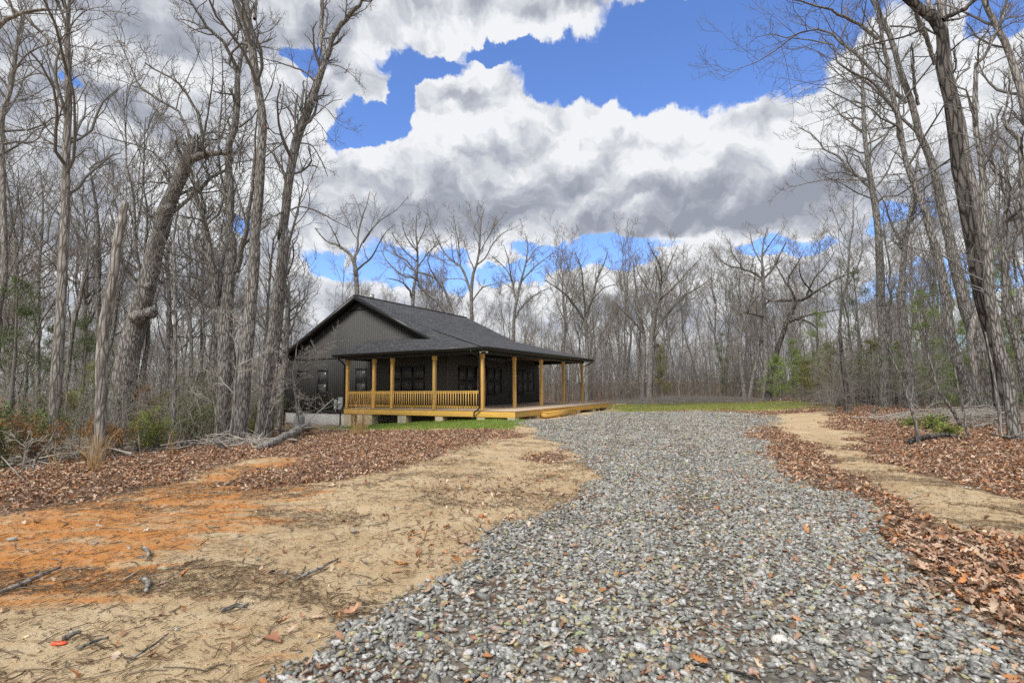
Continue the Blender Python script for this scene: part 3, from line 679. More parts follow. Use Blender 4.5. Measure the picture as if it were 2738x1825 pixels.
def trace(seq, Y, K, lean=0., dy=0., rng=None, jit=.0):
    a = px(seq); n = len(a); pts = []
    s = np.linspace(0, 1, n)
    for (x_, y_, w_), t in zip(a, s):
        Yk = Y+lean*t+dy*t; p_ = at(x_, y_, Yk); pts.append([*p_, w_/2*Yk/FPX])
    q = smooth_path(pts, K)
    if jit: q[1:-1, :3] += rng.normal(size=(K-2, 3))*jit*q[1:-1, 3:4]
    return q[:, :3], np.maximum(q[:, 3], .004)
def cast_tree(name, label, Y, trunk, limbs=(), mat_=None, tw=None, seed=1, extend=0, twigs=1., group=None, cat='tree', tfrom=.45, lean=0., S=12, tipr=.3, broken=False, up=.12, foliage=None, base_flare=1.25, lenm=1.):
    """a tree whose trunk and main limbs follow the photograph; finer branches grow from them"""
    rng = np.random.default_rng(seed); mat_ = mat_ or BARK; tw = tw or TWIG
    P, Rr = trace(trunk, Y, 26, lean, 0, rng, .05)
    g0 = float(terrain(P[0, 0], P[0, 1]))
    if P[0, 2] > g0-.05:                                       # carry the bole down to the ground
        d = P[0]-P[2]; d = d/max(-d[2], .05); k = np.linspace(1, 0, 5)[:-1, None]*(P[0, 2]-g0+.15)
        ext = P[0]+d*k*np.array([.5, .5, 1]); P = np.vstack([ext, P]); Rr = np.r_[np.full(4, Rr[0]), Rr]
    h = P[:, 2]-P[0, 2]; Rr = Rr*(1+(base_flare-1)*np.exp(-h/.45))
    if extend:
        d = unit(P[-1]-P[-4]); k = np.arange(1, 6)/5*extend; e_ = P[-1]+d*k[:, None]+np.cumsum(rng.normal(size=(5, 3))*.15, 0)+np.array([0, 0, 1])*k[:, None]*.15
        P = np.vstack([P, e_]); Rr = np.r_[Rr, Rr[-1]*np.linspace(.85, tipr, 5)]
    base = P[0].copy(); base[2] = float(terrain(base[0], base[1]))
    root = empty(name, tuple(base)); tag(root, label, cat, group)
    A_ = Acc(); v, f = tubes(P[None], Rr[None], S); nrm = np.repeat(P, S, 0)
    rad = v-nrm; ang = np.arctan2(rad[:, 1], rad[:, 0]); v = nrm+rad*(1+.035*np.sin(ang*3+v[:, 2]*.5)+.015*rng.normal(size=(len(v), 1)).repeat(3, 1)[:, 0])[:, None]
    A_.add(v-base, f); K = len(P); A_.f.setdefault(S, []).append(np.array([list(range((K-1)*S, K*S))])+A_.n-K*S)
    par = []
    Pt = P[int(len(P)*tfrom):]; Rt = Rr[int(len(P)*tfrom):]
    if twigs > 0 and not broken: par.append((Pt, Rt))
    for j, l_ in enumerate(limbs):
        ext2 = l_.startswith('+'); l_ = l_.lstrip('+')
        a = px(l_); Yl = float(np.interp(a[0, 1], px(trunk)[::-1, 1], (Y+lean*np.linspace(0, 1, len(px(trunk))))[::-1]))
        p_, r_ = trace(l_, Yl, 14, 0, rng.uniform(-1., 1.)*.08*Y, rng, .25)
        if ext2:
            d = unit(p_[-1]-p_[-4]); k = np.arange(1, 4)[:, None]; p_ = np.vstack([p_, p_[-1]+d*k*.8+rng.normal(size=(3, 3))*.15]); r_ = np.r_[r_, r_[-1]*np.array([.8, .6, .4])]
        vv, ff = tubes(p_[None], r_[None], 8 if r_[0] > .05 else 6); A_.add(vv-base, ff)
        if twigs > 0: par.append((p_, r_))
    tr_ = A_.obj('trunk', mat_, root, True)
    if twigs > 0 and par:
        pl = [np.linalg.norm(np.diff(p_, axis=0), axis=1).sum() for p_, _ in par]
        C = Acc(); L2 = []
        for (p_, r_), ln in zip(par, pl):
            n_ = max(3, int(ln*2.0*twigs)); c_, cr_ = sprout(p_[None], r_[None], n_, .12, .42, 52, .5, 7, rng, up, .24, .009, .06, Lmin=.7*lenm, Lmax=3.4*lenm)
            v, f = tubes(c_, cr_, 4, rng.random()); C.add(v-base, f); L2.append((c_, cr_))
        c2 = np.concatenate([q[0] for q in L2]); r2 = np.concatenate([q[1] for q in L2])
        wmin = .0022+.00016*Y
        p3, r3 = sprout(c2, r2, 5, .15, .5, 45, .55, 5, rng, up*.7, .28, wmin*1.25, .03, Lmin=.35*lenm, Lmax=1.6*lenm); v, f = tubes(p3, r3, 3); C.add(v-base, f)
        p4, r4 = sprout(p3, r3, 5, .15, .5, 42, .6, 4, rng, .12, .3, wmin, .02, Lmin=.22*lenm, Lmax=.8*lenm); v, f = tubes(p4, r4, 3); C.add(v-base, f)
        tips = p4
        C.obj('crown', tw, root)
        if foliage: leaf_clusters(p4[rng.random(len(p4)) < foliage], 'withered_leaves', root, base, rng)
    return root
def leaf_clusters(P4, name, root, base, rng, cols=((.30, .10, .04), (.22, .08, .04)), size=.06, per=3):
    o = np.repeat(P4[:, -1], per, 0)+rng.normal(size=(len(P4)*per, 3))*size*.8
    d1 = unit(rng.normal(size=o.shape))*size; d2 = unit(np.cross(d1, rng.normal(size=o.shape)))*size*.6
    V = np.stack([o-d1, o+d2, o+d1, o-d2], 1).reshape(-1, 3); F = np.arange(len(V)).reshape(-1, 4)
    c = np.array(cols)[rng.integers(0, len(cols), len(o))]*(.7+.6*rng.random((len(o), 1)))
    A_ = Acc(); A_.add(V-base, F, np.repeat(c, 4, 0)); return A_.obj(name, NEEDLE, root)

T = cast_tree
# --- left side of the clearing
T('bare_tree', 'straight pale trunk left of the broken snag, a big limb forking high to the left', 13.6,
  'B 345,1420,74 350,1250,66 352,1000,62 365,800,58 385,500,54 398,300,52 405,60,50 A 410,1400,48 417,1000,44 428,700,40 432,560,38 425,380,38 422,200,30 432,60,22 440,-60,18',
  ['A 408,385,20 330,270,20 240,185,19 150,100,17 90,60,15 20,-10,12', 'A 405,935,13 330,905,11 240,850,10 120,800,8 20,770,6', 'A 410,930,9 300,900,8 150,888,6 0,900,4', 'A 418,790,12 330,710,10 250,630,8 175,560,5 160,500,3',
   'A 430,285,8 520,295,6 615,315,6 660,290,5 735,285,3', 'A 420,190,14 395,100,13 370,20,11 340,-60,8', 'A 430,360,7 500,390,5 590,435,3', 'A 410,850,8 300,770,6 180,680,4 60,590,3', 'A 425,200,9 470,130,7 560,60,5 700,40,3',
   'A 430,520,7 520,470,5 620,520,3'], BARK_P, seed=11, extend=3)
T('broken_snag', 'dead trunk snapped off at the top, its split base wrapped in dry tan grass', 10.8,
  'B 612,1440,78 630,1300,62 635,1150,64 638,950,66 652,650,60 700,400,58 728,200,56 750,60,54 A 770,1380,46 782,1310,42 792,1268,38', [], BARK_P, seed=12, twigs=0, broken=True, base_flare=1.3)
T('burled_oak', 'thick grey oak leaning right, with knobbly burls and a snapped crown stub', 17.5,
  'B 740,1260,160 765,1050,138 795,880,128 850,640,118 885,520,112 925,380,104 965,220,98 1000,60,92 A 1005,1500,96 1030,1360,98 1080,1230,82 1140,1100,84 1180,1000,66 1200,920,52 1205,880,44',
  ['A 1170,1030,50 1230,985,48 1330,965,38 1445,962,26', 'A 1070,1350,24 1190,1240,24 1330,1110,22 1400,1075,20 1450,1050,17 1465,960,13 1430,880,9 1350,840,6',
   'A 1190,900,20 1170,800,17 1120,700,15 1000,630,14 920,570,13 868,535,12 840,460,10 795,360,9 760,280,7 712,185,6', 'A 1255,960,30 1270,860,24 1255,740,20 1200,640,16 1150,550,14 1060,480,12 960,430,10 910,395,8',
   'A 1110,1200,16 1050,1060,13 960,960,11 850,910,9 700,870,7 590,830,5', 'A 1160,905,22 1125,895,18 1110,850,14 1050,790,12 1000,720,11 965,655,8', 'B 890,380,26 800,290,18 730,180,14 640,90,10',
   'A 1265,900,16 1300,760,12 1330,560,9 1340,420,6 1320,260,4', 'A 1190,1200,10 1130,1090,8 1130,1030,7', 'A 1100,1180,14 1040,1150,10 900,1150,7 770,1195,4', 'A 1240,870,14 1390,860,9 1420,660,7 1400,470,4'], BARK, seed=13, tfrom=.7, twigs=.9)
def burl(root, sx, sy, Y, r, seed):
    rng = np.random.default_rng(seed); bm = bmesh.new(); bmesh.ops.create_icosphere(bm, subdivisions=3, radius=r)
    for v in bm.verts:
        c = v.co.copy(); v.co = c*(1+.28*math.sin(c.x*31+seed)*math.sin(c.y*27)*math.sin(c.z*35+1)+.1*float(rng.normal())*.6)
    me = bpy.data.meshes.new('burl'); bm.to_mesh(me); bm.free(); me.polygons.foreach_set('use_smooth', np.ones(len(me.polygons), bool)); o = link('burl', me, BARK, root); o.location = Vector(at(sx, sy, Y))-root.location; return o
_bo = bpy.data.objects['burled_oak']
burl(_bo, 372, 848, 17.15, .28, 1); burl(_bo, 402, 836, 17.2, .20, 2); burl(_bo, 450, 560, 17.2, .20, 3); burl(_bo, 425, 604, 17.25, .15, 4); burl(_bo, 397, 765, 17.15, .14, 5)
T('dead_pole_tree', 'slim bare pole of a dead tree with a knotted top right of the burled oak', 13.9,
  'B 1082,1385,34 1092,1200,26 1098,900,24 1102,600,21 1098,300,19 1090,90,17 A 1090,1530,15 1085,1480,18', ['B 1100,330,5 1150,420,3 1240,560,2', 'B 1098,700,5 1180,620,3 1250,600,2'], BARK, seed=14, twigs=.25, tfrom=.5)
T('forked_oak', 'broad grey oak dividing into many upright stems, left of the two tall dark trunks', 17.2,
  'B 1395,1345,88 1405,1150,80 1408,950,80 1415,700,88 1430,450,70 1450,280,64 1462,100,50 A 1440,1500,48 1450,1200,42 1430,950,42 1470,830,44 1490,650,36 1492,460,34',
  ['A 1492,470,32 1450,350,24 1390,250,22 1300,170,20 1250,90,17 1190,0,14 1150,-40,10', 'A 1495,460,30 1520,350,24 1545,230,20 1560,120,17 1600,20,14', 'B 1385,700,60 1360,520,52 1345,300,44 1320,150,36 1300,20,32 A 1300,1440,28 1255,1290,24 1225,1160,18 1180,1000,12 1130,900,8',
   'B 1340,530,22 1250,470,20 1160,400,17 1080,320,14 1010,260,10', 'B 1480,300,40 1520,150,34 1560,20,28 A 1550,1400,26 1580,1200,22 1600,1000,18 1605,860,12 1620,700,7', 'A 1440,1240,20 1330,1130,14 1260,1000,10 1200,850,7', 'A 1430,1320,20 1400,1150,16 1370,950,12 1390,700,10 1400,450,7 1380,200,4',
   'A 1300,180,12 1180,130,8 1100,120,4', 'A 1540,220,14 1500,120,10 1460,0,7', 'B 1345,410,18 1250,340,13 1120,320,9 1030,300,5', 'A 1500,800,16 1600,720,10 1700,560,7 1740,400,4'], BARK, seed=15, tfrom=.8, twigs=.85)
T('bare_tree', 'tall straight trunk, left-hand one of the dark pair before the house gable', 15.6,
  'B 1500,1345,92 1520,1150,82 1530,1000,80 1560,700,72 1590,350,68 1610,60,60 A 1600,1500,60 1625,1250,58 1642,950,55 1650,750,52 1630,600,50 1600,450,50 1580,280,50 1560,130,48 1540,10,42 1525,-60,38',
  ['A 1600,120,22 1610,40,18 1620,-40,14', 'A 1645,1000,10 1750,920,7 1850,800,5', 'A 1650,1050,9 1730,1060,6 1800,1090,4', 'A 1560,250,9 1480,130,7 1380,40,5', 'A 1610,215,7 1700,190,5 1770,110,3'], BARK, seed=16, extend=4, tfrom=.6, twigs=.8, foliage=.008)
T('bare_tree', 'tall dark trunk beside the house gable, bending right to a wide V fork', 16.8,
  'B 1650,1290,84 1665,1100,72 1690,900,70 1735,550,66 1770,250,60 1790,20,54 A 1770,1500,52 1800,1300,54 1825,1080,52 1865,880,56 1900,780,54 1950,660,50 1990,540,44 2025,430,42 2045,360,46',
  ['A 2045,370,34 2030,270,30 2022,150,28 2025,0,24 2010,-50,18', 'A 2050,370,38 2085,260,36 2115,195,34 2180,110,30 2240,50,26 2300,-30,20', 'A 1980,515,14 1930,460,13 1860,430,12 1740,390,8 1620,360,4', 'A 1870,815,14 1840,730,13 1790,660,11 1710,630,6',
   'A 1885,900,10 1960,915,8 2020,1010,7 2060,1110,4', 'A 1830,1320,12 1890,1298,10 2000,1330,9 2110,1390,7 2210,1440,4', 'A 2060,400,9 2130,415,7 2200,460,5 2300,560,3', 'A 1960,640,9 2050,680,6 2120,770,4', 'A 1860,860,8 1950,730,5 2100,900,3', 'A 2200,100,8 2290,60,6 2340,0,4', 'A 1800,1320,10 1700,1370,7 1640,1400,4'],
  BARK_D if False else BARK, seed=17, tfrom=.6, twigs=.9)
T('bare_tree', 'slender trunk leaning up from the left frame edge into a fine twiggy crown', 19.,
  'B -30,700,40 0,480,36 30,260,32 A 10,800,30 40,650,28 80,480,26 105,300,20 120,180,15 155,60,8', ['A 30,720,12 110,600,10 160,460,6 200,380,3', 'A 90,450,8 40,330,6 0,250,4', 'A 60,560,10 150,500,7 300,380,4'], BARK_P, seed=18, twigs=1.3)
T('bare_tree', 'overhanging limb of a pale tree crossing the top left corner', 12.,
  'B -260,1300,60 A -250,1000,50 -160,500,44 -60,220,34 0,150,28 100,90,22 240,62,18 400,66,13 520,60,9', ['A 520,60,7 640,70,5 760,80,4 900,140,2', 'A 100,90,12 60,20,9 30,-40,6'], BARK_P, seed=19, tfrom=.75, twigs=1.0)
T('bare_tree', 'crooked thin trunk with a hooked top between the straight pale trunk and the snag', 22.,
  'B 600,1100,34 606,900,30 615,650,29 618,400,27 612,150,24 A 618,1500,23 605,1300,18 585,1170,15 565,1060,13', ['A 565,1060,13 600,1030,11 660,1000,9 688,955,6', 'A 610,1240,6 680,1130,4 720,1090,3', 'B 612,300,8 660,200,6 720,120,3'], BARK, seed=20, twigs=.5)
for k, (seq, Y, lab) in enumerate([
   ('B 60,1150,40 75,700,34 95,400,30 100,100,24 A 90,1500,20 60,1250,14 20,1000,8', 22., 'thin grey trunk nearest the left frame edge, dividing low'),
   ('B 235,1150,26 240,700,22 245,300,18 A 262,1500,14 270,1250,9 250,1050,5', 25., 'thin trunk just left of the straight pale trunk'),
   ('B 415,1000,30 460,640,26 510,430,22 545,250,16 A 550,1560,12 520,1300,9 500,1180,5', 21., 'pale stem leaning right behind the straight pale trunk'),
   ('B 500,1300,36 515,900,30 530,600,26 545,300,20 A 540,1480,14 515,1250,9', 24., 'grey trunk in the shade between pale trunk and snag'),
   ('B 1040,1250,28 1055,800,26 1065,500,24 1050,200,20 A 1090,1500,14', 24., 'thin trunk immediately left of the bare pole'),
   ('B 1195,1150,22 1205,800,20 1190,500,16 1195,200,12', 23., 'reddish thin trunk between the bare pole and the forked oak'),
   ('B 1260,1180,22 1270,700,20 1275,300,17 A 1280,1530,14 1300,1350,8', 26., 'upright thin trunk just left of the forked oak'),
   ('B 1710,1150,34 1740,800,32 1775,500,28 1800,200,22 A 1850,1400,14 1900,1200,8', 24., 'dim trunk half hidden behind the tall forking trunk'),
   ('B 1760,1200,28 1790,850,38 1805,650,34 1815,450,26', 27., 'white-barked trunk at the left corner of the house'),
   ('B 1650,1100,18 1670,700,16 1700,300,13 A 1720,1500,10', 22., 'slim stem between the two tall dark trunks'),
   ('A 1310,1560,30 1280,1400,24 1290,1300,16', 20., 'short knotted dead stem behind the forked oak'),
   ('A 1130,720,6 1000,560,14 1020,300,10 1060,150,6', 30., 'far twiggy crown showing above the burled oak')][:11]):
    T('bare_tree', lab, Y, seq, [], BARK_P if 'white' in lab or 'pale' in lab else BARK, seed=30+k, twigs=1.0, tfrom=.35, S=8, cat='tree', extend=2.5)
# --- right side of the clearing
T('bare_tree', 'straight grey trunk standing alone at the right edge of the lawn, its limbs reaching left', 27.5,
  'E 490,1150,100 488,1050,92 478,750,92 466,450,88 440,200,80 430,0,74 F 432,1400,76 420,1000,66 395,700,62 350,450,56 310,200,44 280,0,38 G 160,800,26 150,620,22 145,450,16 150,300,9 165,180,4',
  ['C 1385,1180,18 1310,1110,17 1240,1050,15 1180,975,13 1110,950,12 1060,890,10 1010,840,8 930,800,5', 'C 1370,1135,10 1250,1130,8 1100,1130,7 950,1160,5 820,1195,3', 'C 1400,1250,10 1300,1210,8 1220,1160,6 1100,1110,4', 'C 1340,830,10 1250,760,8 1180,700,6 1090,620,3',
   'C 1350,620,6 1260,520,5 1180,420,3', 'C 1370,910,9 1450,780,7 1530,620,5 1560,520,3', 'C 1385,1060,9 1430,960,7 1500,830,5', 'E 500,380,26 560,350,20 650,345,16 780,370,12 900,410,7', 'E 490,140,18 530,80,14 600,40,9', 'C 1250,1040,8 1290,900,6 1310,800,4'], BARK, seed=41, tfrom=.5, twigs=.9)
T('bare_tree', 'forked grey trunk just right of the lone straight trunk, with two broken prongs', 25.,
  'E 735,1000,110 715,800,90 680,450,78 650,200,76 635,0,74 F 650,1450,66 660,1200,52 690,950,44 730,700,36 760,540,34 780,350,22 800,180,14 830,60,8', ['F 650,1060,26 590,1000,22 555,940,16 548,890,10', 'F 700,850,24 780,640,26 800,450,18 870,330,10', 'F 640,1020,16 600,960,12 570,920,10', 'F 750,520,16 700,440,12 640,380,8 480,400,4'], BARK, seed=42, tfrom=.5, twigs=.8)
T('leaning_oak', 'furrowed mid-grey trunk leaning left, its foot on a bare hummock', 18.2,
  'E 1400,1285,150 1350,1100,112 1300,900,104 1210,700,98 1150,550,90 1110,300,84 1085,0,78 F 1060,1400,80 1000,1100,68 930,900,62 880,700,58 800,500,54 730,320,50 670,150,48 655,0,46 G 370,800,30 345,650,28 310,520,24 292,380,22 265,260,20 248,150,16 215,30,12',
  ['F 780,300,18 830,270,18 890,265,14', 'G 345,660,16 300,590,15 200,470,14 100,420,11 20,370,8', 'G 268,250,12 220,248,9 120,270,7 0,330,4', 'G 300,400,9 240,330,7 200,180,5 245,90,4', 'F 690,320,14 560,320,12 420,350,9 250,380,6 0,400,3', 'F 850,720,12 760,750,10 620,790,8 450,820,5'], BARK, seed=43, tfrom=.55, twigs=1.)
T('bare_tree', 'stoutest trunk of the right-hand cluster, arching long limbs left over the drive', 20.5,
  'E 1500,1245,175 1490,1100,150 1470,850,140 1440,600,124 1390,420,118 1310,250,112 1250,60,105 F 1240,1450,108 1170,1200,98 1130,980,88 1060,700,80 1010,450,76 960,250,70 870,20,62 G 470,760,36 430,600,34 385,470,32 340,330,28 300,190,26 250,90,22 200,0,20 170,-60,16',
  ['G 400,585,24 340,540,22 280,470,20 200,400,18 130,330,16 60,265,14 0,238,12 C 1130,200,14 1030,185,12 950,205,10 870,240,8 780,215,6 690,225,4 600,290,3',
   'G 520,850,18 450,750,17 380,680,16 330,640,15 260,550,13 160,460,12 60,400,11 0,350,10 C 1160,300,12 1120,265,10 1000,250,9 880,240,8 790,315,7 690,382,6 560,430,4 440,495,2', 'G 235,225,20 180,180,19 120,130,18 60,105,17 0,80,16 C 1140,60,14 1040,40,12 960,10,11 850,-10,9',
   'C 1690,870,10 1600,900,7 1500,950,5', 'G 465,600,18 445,500,16 438,400,14 432,300,10 425,250,6', 'G 300,150,12 400,155,10 480,165,9 560,190,6', 'C 1600,650,8 1450,660,7 1300,680,5 1130,740,4 950,800,2'], BARK, seed=44, tfrom=.75, twigs=.85)
T('dark_oak', 'dark deeply furrowed trunk twisting upward in the right-hand cluster', 17.,
  'E 1660,1330,105 1620,1050,92 1590,750,96 1550,500,100 1490,250,112 1430,0,120 F 1420,1450,118 1370,1150,120 1330,900,118 1290,700,116 1260,500,112 1200,280,112 1185,0,110 G 670,700,78 650,560,74 610,420,66 595,330,56 608,240,62 590,150,58 530,90,56 460,40,52 390,-20,44',
  ['G 600,115,26 660,80,26 730,50,24 800,-10,20', 'G 610,120,16 680,112,12 740,95,6', 'G 495,140,18 470,175,16 400,205,12 300,230,9 200,250,7 100,290,4', 'G 650,290,10 720,230,8 800,190,6 900,180,4'], BARK_D, seed=45, tfrom=.8, twigs=.7, extend=2)
T('bare_tree', 'pale trunk running up close behind the dark furrowed one', 20.,
  'E 1400,1200,64 1380,900,60 1360,700,60 1330,450,56 F 1500,1300,80 1440,1000,74 1400,700,70 1350,400,70 1290,100,60 G 740,850,36 700,640,32 660,480,30 640,330,26 620,200,30 600,80,40 585,-30,40', ['G 560,370,20 520,240,24 480,150,26 440,50,22 420,-20,18', 'G 540,60,28 520,0,24 510,-40,20'], BARK_P, seed=46, tfrom=.7, twigs=.7)
T('bare_tree', 'brown trunk bowing outward at the foot, nearest the camera in the right-hand cluster', 12.4,
  'E 1795,1580,125 1780,1400,112 1745,1150,104 1720,900,108 1680,750,106 1620,550,90 1590,350,92 1540,150,88 1510,0,80 F 1520,1450,86 1500,1100,84 1480,850,74 1460,600,64 1455,300,60 1420,60,50 G 800,800,28 785,650,28 790,500,24 795,360,22',
  ['G 795,370,22 840,320,19 890,230,17 930,130,15 980,20,12', 'G 780,445,10 850,380,8 980,310,6 1060,240,5', 'G 900,200,8 960,150,8 1060,110,6', 'F 1440,650,9 1330,640,7 1220,620,5', 'F 1500,1080,8 1420,1060,7 1350,1000,5 1250,930,3'], BARK, seed=47, tfrom=.55, twigs=.8)
T('bare_tree', 'grey trunk leaning in from the right frame edge across the top right corner', 15.,
  'E 1990,1300,80 1850,760,74 1820,600,72 1760,400,70 1700,250,64 1680,0,58 F 1685,1450,60 1665,1150,54 1680,850,42 1700,500,40 1690,250,40 1660,100,34 1640,0,26', ['F 1690,800,30 1740,760,34 1800,700,36 1867,630,36', 'F 1660,100,14 1630,60,10 1640,0,7', 'F 1710,660,10 1760,760,16 1800,860,18 1770,980,18 1760,1150,20 1800,1400,24'], BARK, seed=48, tfrom=.4, twigs=1.)
T('bare_tree', 'far right trunk crossing the frame edge with a kinked upper stem', 13.5,
  'E 2100,1400,60 2000,900,60 1900,500,56 1850,250,56 1800,0,44 F 1900,1450,50 1880,900,46 1860,500,46 1840,200,44 1820,0,40 G 1050,860,26 1035,790,24 1000,760,22 960,720,22 945,670,20', ['G 945,670,14 970,590,12 982,500,11 980,395,8', 'G 960,690,9 1010,670,7 1067,650,4'], BARK, seed=49, tfrom=.5, twigs=.9)
T('bare_tree', 'slanting trunk cutting through the top right corner of the sky', 17.,
  'S 2900,1150,40 2860,900,34 2800,500,32 2740,265,28 G 1060,560,40 1010,380,36 960,240,34 900,130,32 850,30,26 820,-40,22', ['G 1020,370,12 1067,310,9', 'G 905,160,14 960,110,10 1067,90,6', 'G 930,170,12 880,240,10 840,330,8'], BARK_P, seed=50, tfrom=.5, twigs=.9)
T('broken_snag', 'short dark broken stump-like trunk standing by the brush pile at the lawn end', 25.,
  'E 112,1210,58 95,1000,44 65,780,40 45,600,36 35,480,34 22,380,18', ['E 70,675,8 120,650,5 190,630,3', 'E 85,815,8 140,810,6 200,830,3', 'E 30,760,10 -20,700,8 -60,720,5 -50,860,5', 'E 60,460,7 120,490,5 190,450,3'], BARK_D, seed=51, twigs=.15, tfrom=.5)
for k, (seq, limbs, Y, lab) in enumerate([
   ('E 820,1525,34 800,1400,30 770,1250,26 720,1120,24 680,980,22 620,820,20 560,680,18 525,520,18 510,350,12 500,150,8', ['E 720,1100,9 740,1060,7 850,1000,5 970,950,3', 'E 525,500,8 480,430,6', 'E 690,1000,6 600,900,4'], 12.2, 'wavy thin sapling standing in the leaves nearest the drive'),
   ('E 1265,1385,38 1180,1220,34 1080,1080,26 1000,950,26 960,800,24 900,600,20 880,450,16 830,330,12 790,150,8 750,20,5', ['E 940,710,9 820,750,7 650,785,5 520,770,3', 'E 980,760,7 1040,720,5 1120,680,3', 'E 880,450,7 950,420,5 1080,400,3'], 15.2, 'bent dark sapling leaning left from a stump among the leaves'),
   ('E 1310,1490,26 1280,1300,22 1240,1080,20 1200,900,16 1160,700,14 1100,500,10 1080,200,8', ['E 1250,1100,6 1300,1050,4'], 12.8, 'straight thin sapling in front of the leaning furrowed trunk'),
   ('E 1645,1430,34 1625,1250,30 1600,1050,26 1560,800,22 1530,650,18 1480,400,14', ['E 1600,1110,9 1520,1090,8 1420,1090,6', 'E 1610,1150,9 1500,1160,7 1420,1155,5'], 13.9, 'pale dead sapling with two short level side branches'),
   ('E 1005,1300,14 990,1100,12 985,850,9 990,700,6', [], 17., 'small whip of a sapling left of the straight thin one'),
   ('E 375,1250,26 370,1200,24 366,1165,14', [], 20., 'rotten knee-high stub poking out of the leaves'),
   ('E 1330,1365,34 1340,1310,24 1350,1280,8', [], 15.5, 'pointed broken stub beside the leaning furrowed trunk')]):
    T('sapling' if k < 5 else 'stump', lab, Y, seq, limbs, BARK if k != 3 else BARK_P, seed=60+k, twigs=.45 if k < 5 and k != 3 else 0, tfrom=.45, S=7, broken=k >= 5, tw=TWIG, cat='sapling' if k < 5 else 'stump', lenm=.6)
# --- sapling against the house, thin stems at the left edge of the wood
T('sapling', 'pale crooked sapling spreading thin branches across the house gable', 21.5,
  'I 778,450,20 775,380,15 768,300,13 762,240,13 752,180,12 748,110,11 757,40,9 765,0,8 S 792,935,3 796,915,2',
  ['I 775,370,5 820,270,4 810,210,2', 'I 770,260,5 830,262,4 895,258,2', 'I 748,190,5 700,200,4 640,215,2', 'I 755,70,6 850,20,5 940,-10,3', 'I 757,40,5 880,-30,4 960,-60,3', 'I 757,90,5 820,60,4 900,50,2', 'I 752,150,5 830,130,4 880,135,2', 'I 750,170,4 700,120,3 690,60,2', 'I 765,320,4 830,340,3 940,300,2',
   'S 790,960,3.5 840,935,3 890,915,2.5 938,908,1.5', 'S 788,970,3 850,960,2.5 880,945,1.5'], BARK_P, TWIG_P, seed=71, tfrom=.4, twigs=.45, S=7, cat='sapling', lenm=.5, up=.05)
for k, (seq, Y, lab) in enumerate([
   ('I 365,575,24 380,430,20 395,300,18 400,180,16 410,60,13 420,-40,10 S 640,900,4 655,850,2', 13.6, 'leaning young stem in front of the forked oak'),
   ('I 290,480,11 285,350,9 270,250,8 255,130,6 240,20,4', 15., 'thin pale stem just left of the forked oak'),
   ('I 560,520,10 585,420,9 610,300,8 640,150,6 650,40,4', 16., 'whippy pale stem in front of the tall forking trunk'),
   ('I 130,340,10 128,200,9 130,60,7', 19., 'slim stem rising behind the green bushes'),
   ('H 120,740,14 135,620,12 150,560,9 200,540,5', 9.8, 'short dead white stem at the left edge of the leaves'),
   ('H 310,740,7 315,680,6 340,600,4', 9.9, 'dry straw-coloured weed stalk left of the grass-wrapped snag'),
   ('H 765,710,7 745,600,6 735,500,4', 11.3, 'dry weed stalk standing in the leaves right of the snag'),
   ('H 255,580,5 200,640,7 165,720,7', 9.9, 'bent dead stalk arching at the left edge of the leaves'),
   ('H 885,640,8 900,560,7 930,440,5', 12.6, 'bleached stalk in front of the bare pole tree'),
   ('I 200,470,6 195,350,5 160,230,4 110,120,3', 15.5, 'arching thin stem over the green bushes'),
   ('I 520,520,7 540,400,6 575,250,5 560,100,4 ', 17., 'pale whip between the two tall dark trunks')]):
    T('sapling' if k not in (5, 6, 8) else 'dry_weed', lab, Y, seq, [], BARK_P, TWIG_P, seed=80+k, twigs=1.5 if k in (0, 1, 2, 3, 9, 10) else (.6 if k in (4, 7) else 0), tfrom=.25, S=6, cat='sapling' if k not in (5, 6, 8) else 'weed', lenm=.55)
# --- big trees along the far edge of the lawn and behind the house
FARB = BARK
def F(lab, Y, seq, limbs, seed, **kw):
    kw.setdefault('lenm', 1.45); kw.setdefault('twigs', .75)
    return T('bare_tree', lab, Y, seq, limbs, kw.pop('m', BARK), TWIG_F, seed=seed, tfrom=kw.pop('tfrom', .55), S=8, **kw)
F('gaunt half-dead tree rising behind the roof peak, spreading crooked limbs', 38., 'M 128,660,34 122,560,28 115,460,26 105,410,24 95,375,22', ['M 95,380,18 70,345,17 30,315,14 0,300,12 -60,280,9 -130,200,6', 'M 100,400,16 125,330,15 130,230,12 150,150,10 175,80,7 200,-20,4', 'M 120,450,14 170,410,12 215,370,10 255,290,8 290,230,6 345,180,3', 'M 120,360,10 160,280,9 200,220,8 270,150,7 360,90,4 430,12,3', 'M 150,150,6 130,70,5 95,0,3', 'M 160,290,7 240,170,5 310,70,3 ', 'M 20,310,8 -10,240,6 -60,150,4'], 101, twigs=.28, lenm=.9)
F('tall round-crowned tree, first of those showing above the long roof slope', 46., 'M 455,690,22 462,560,20 480,470,16 485,350,12 475,220,8 480,110,4', ['M 465,500,12 400,485,10 340,440,8 290,380,6 260,310,3', 'M 478,470,10 420,400,9 350,360,7 280,320,4', 'M 483,440,10 540,360,8 590,310,6 650,280,3', 'M 480,340,8 420,260,6 390,170,3', 'M 485,300,8 530,200,6 540,140,3', 'M 450,620,14 430,560,11 380,520,8 300,500,4', 'M 480,400,9 400,330,6 330,230,4'], 102)
F('tree leaning left behind the roof, its stem kinked above the ridge', 43., 'M 700,730,20 670,630,17 640,560,15 600,510,13 550,480,12 490,465,10 440,440,8 380,380,5 330,330,3', ['M 600,510,8 560,440,7 550,380,5 600,280,3', 'M 640,560,8 640,450,6 650,380,4'], 103)
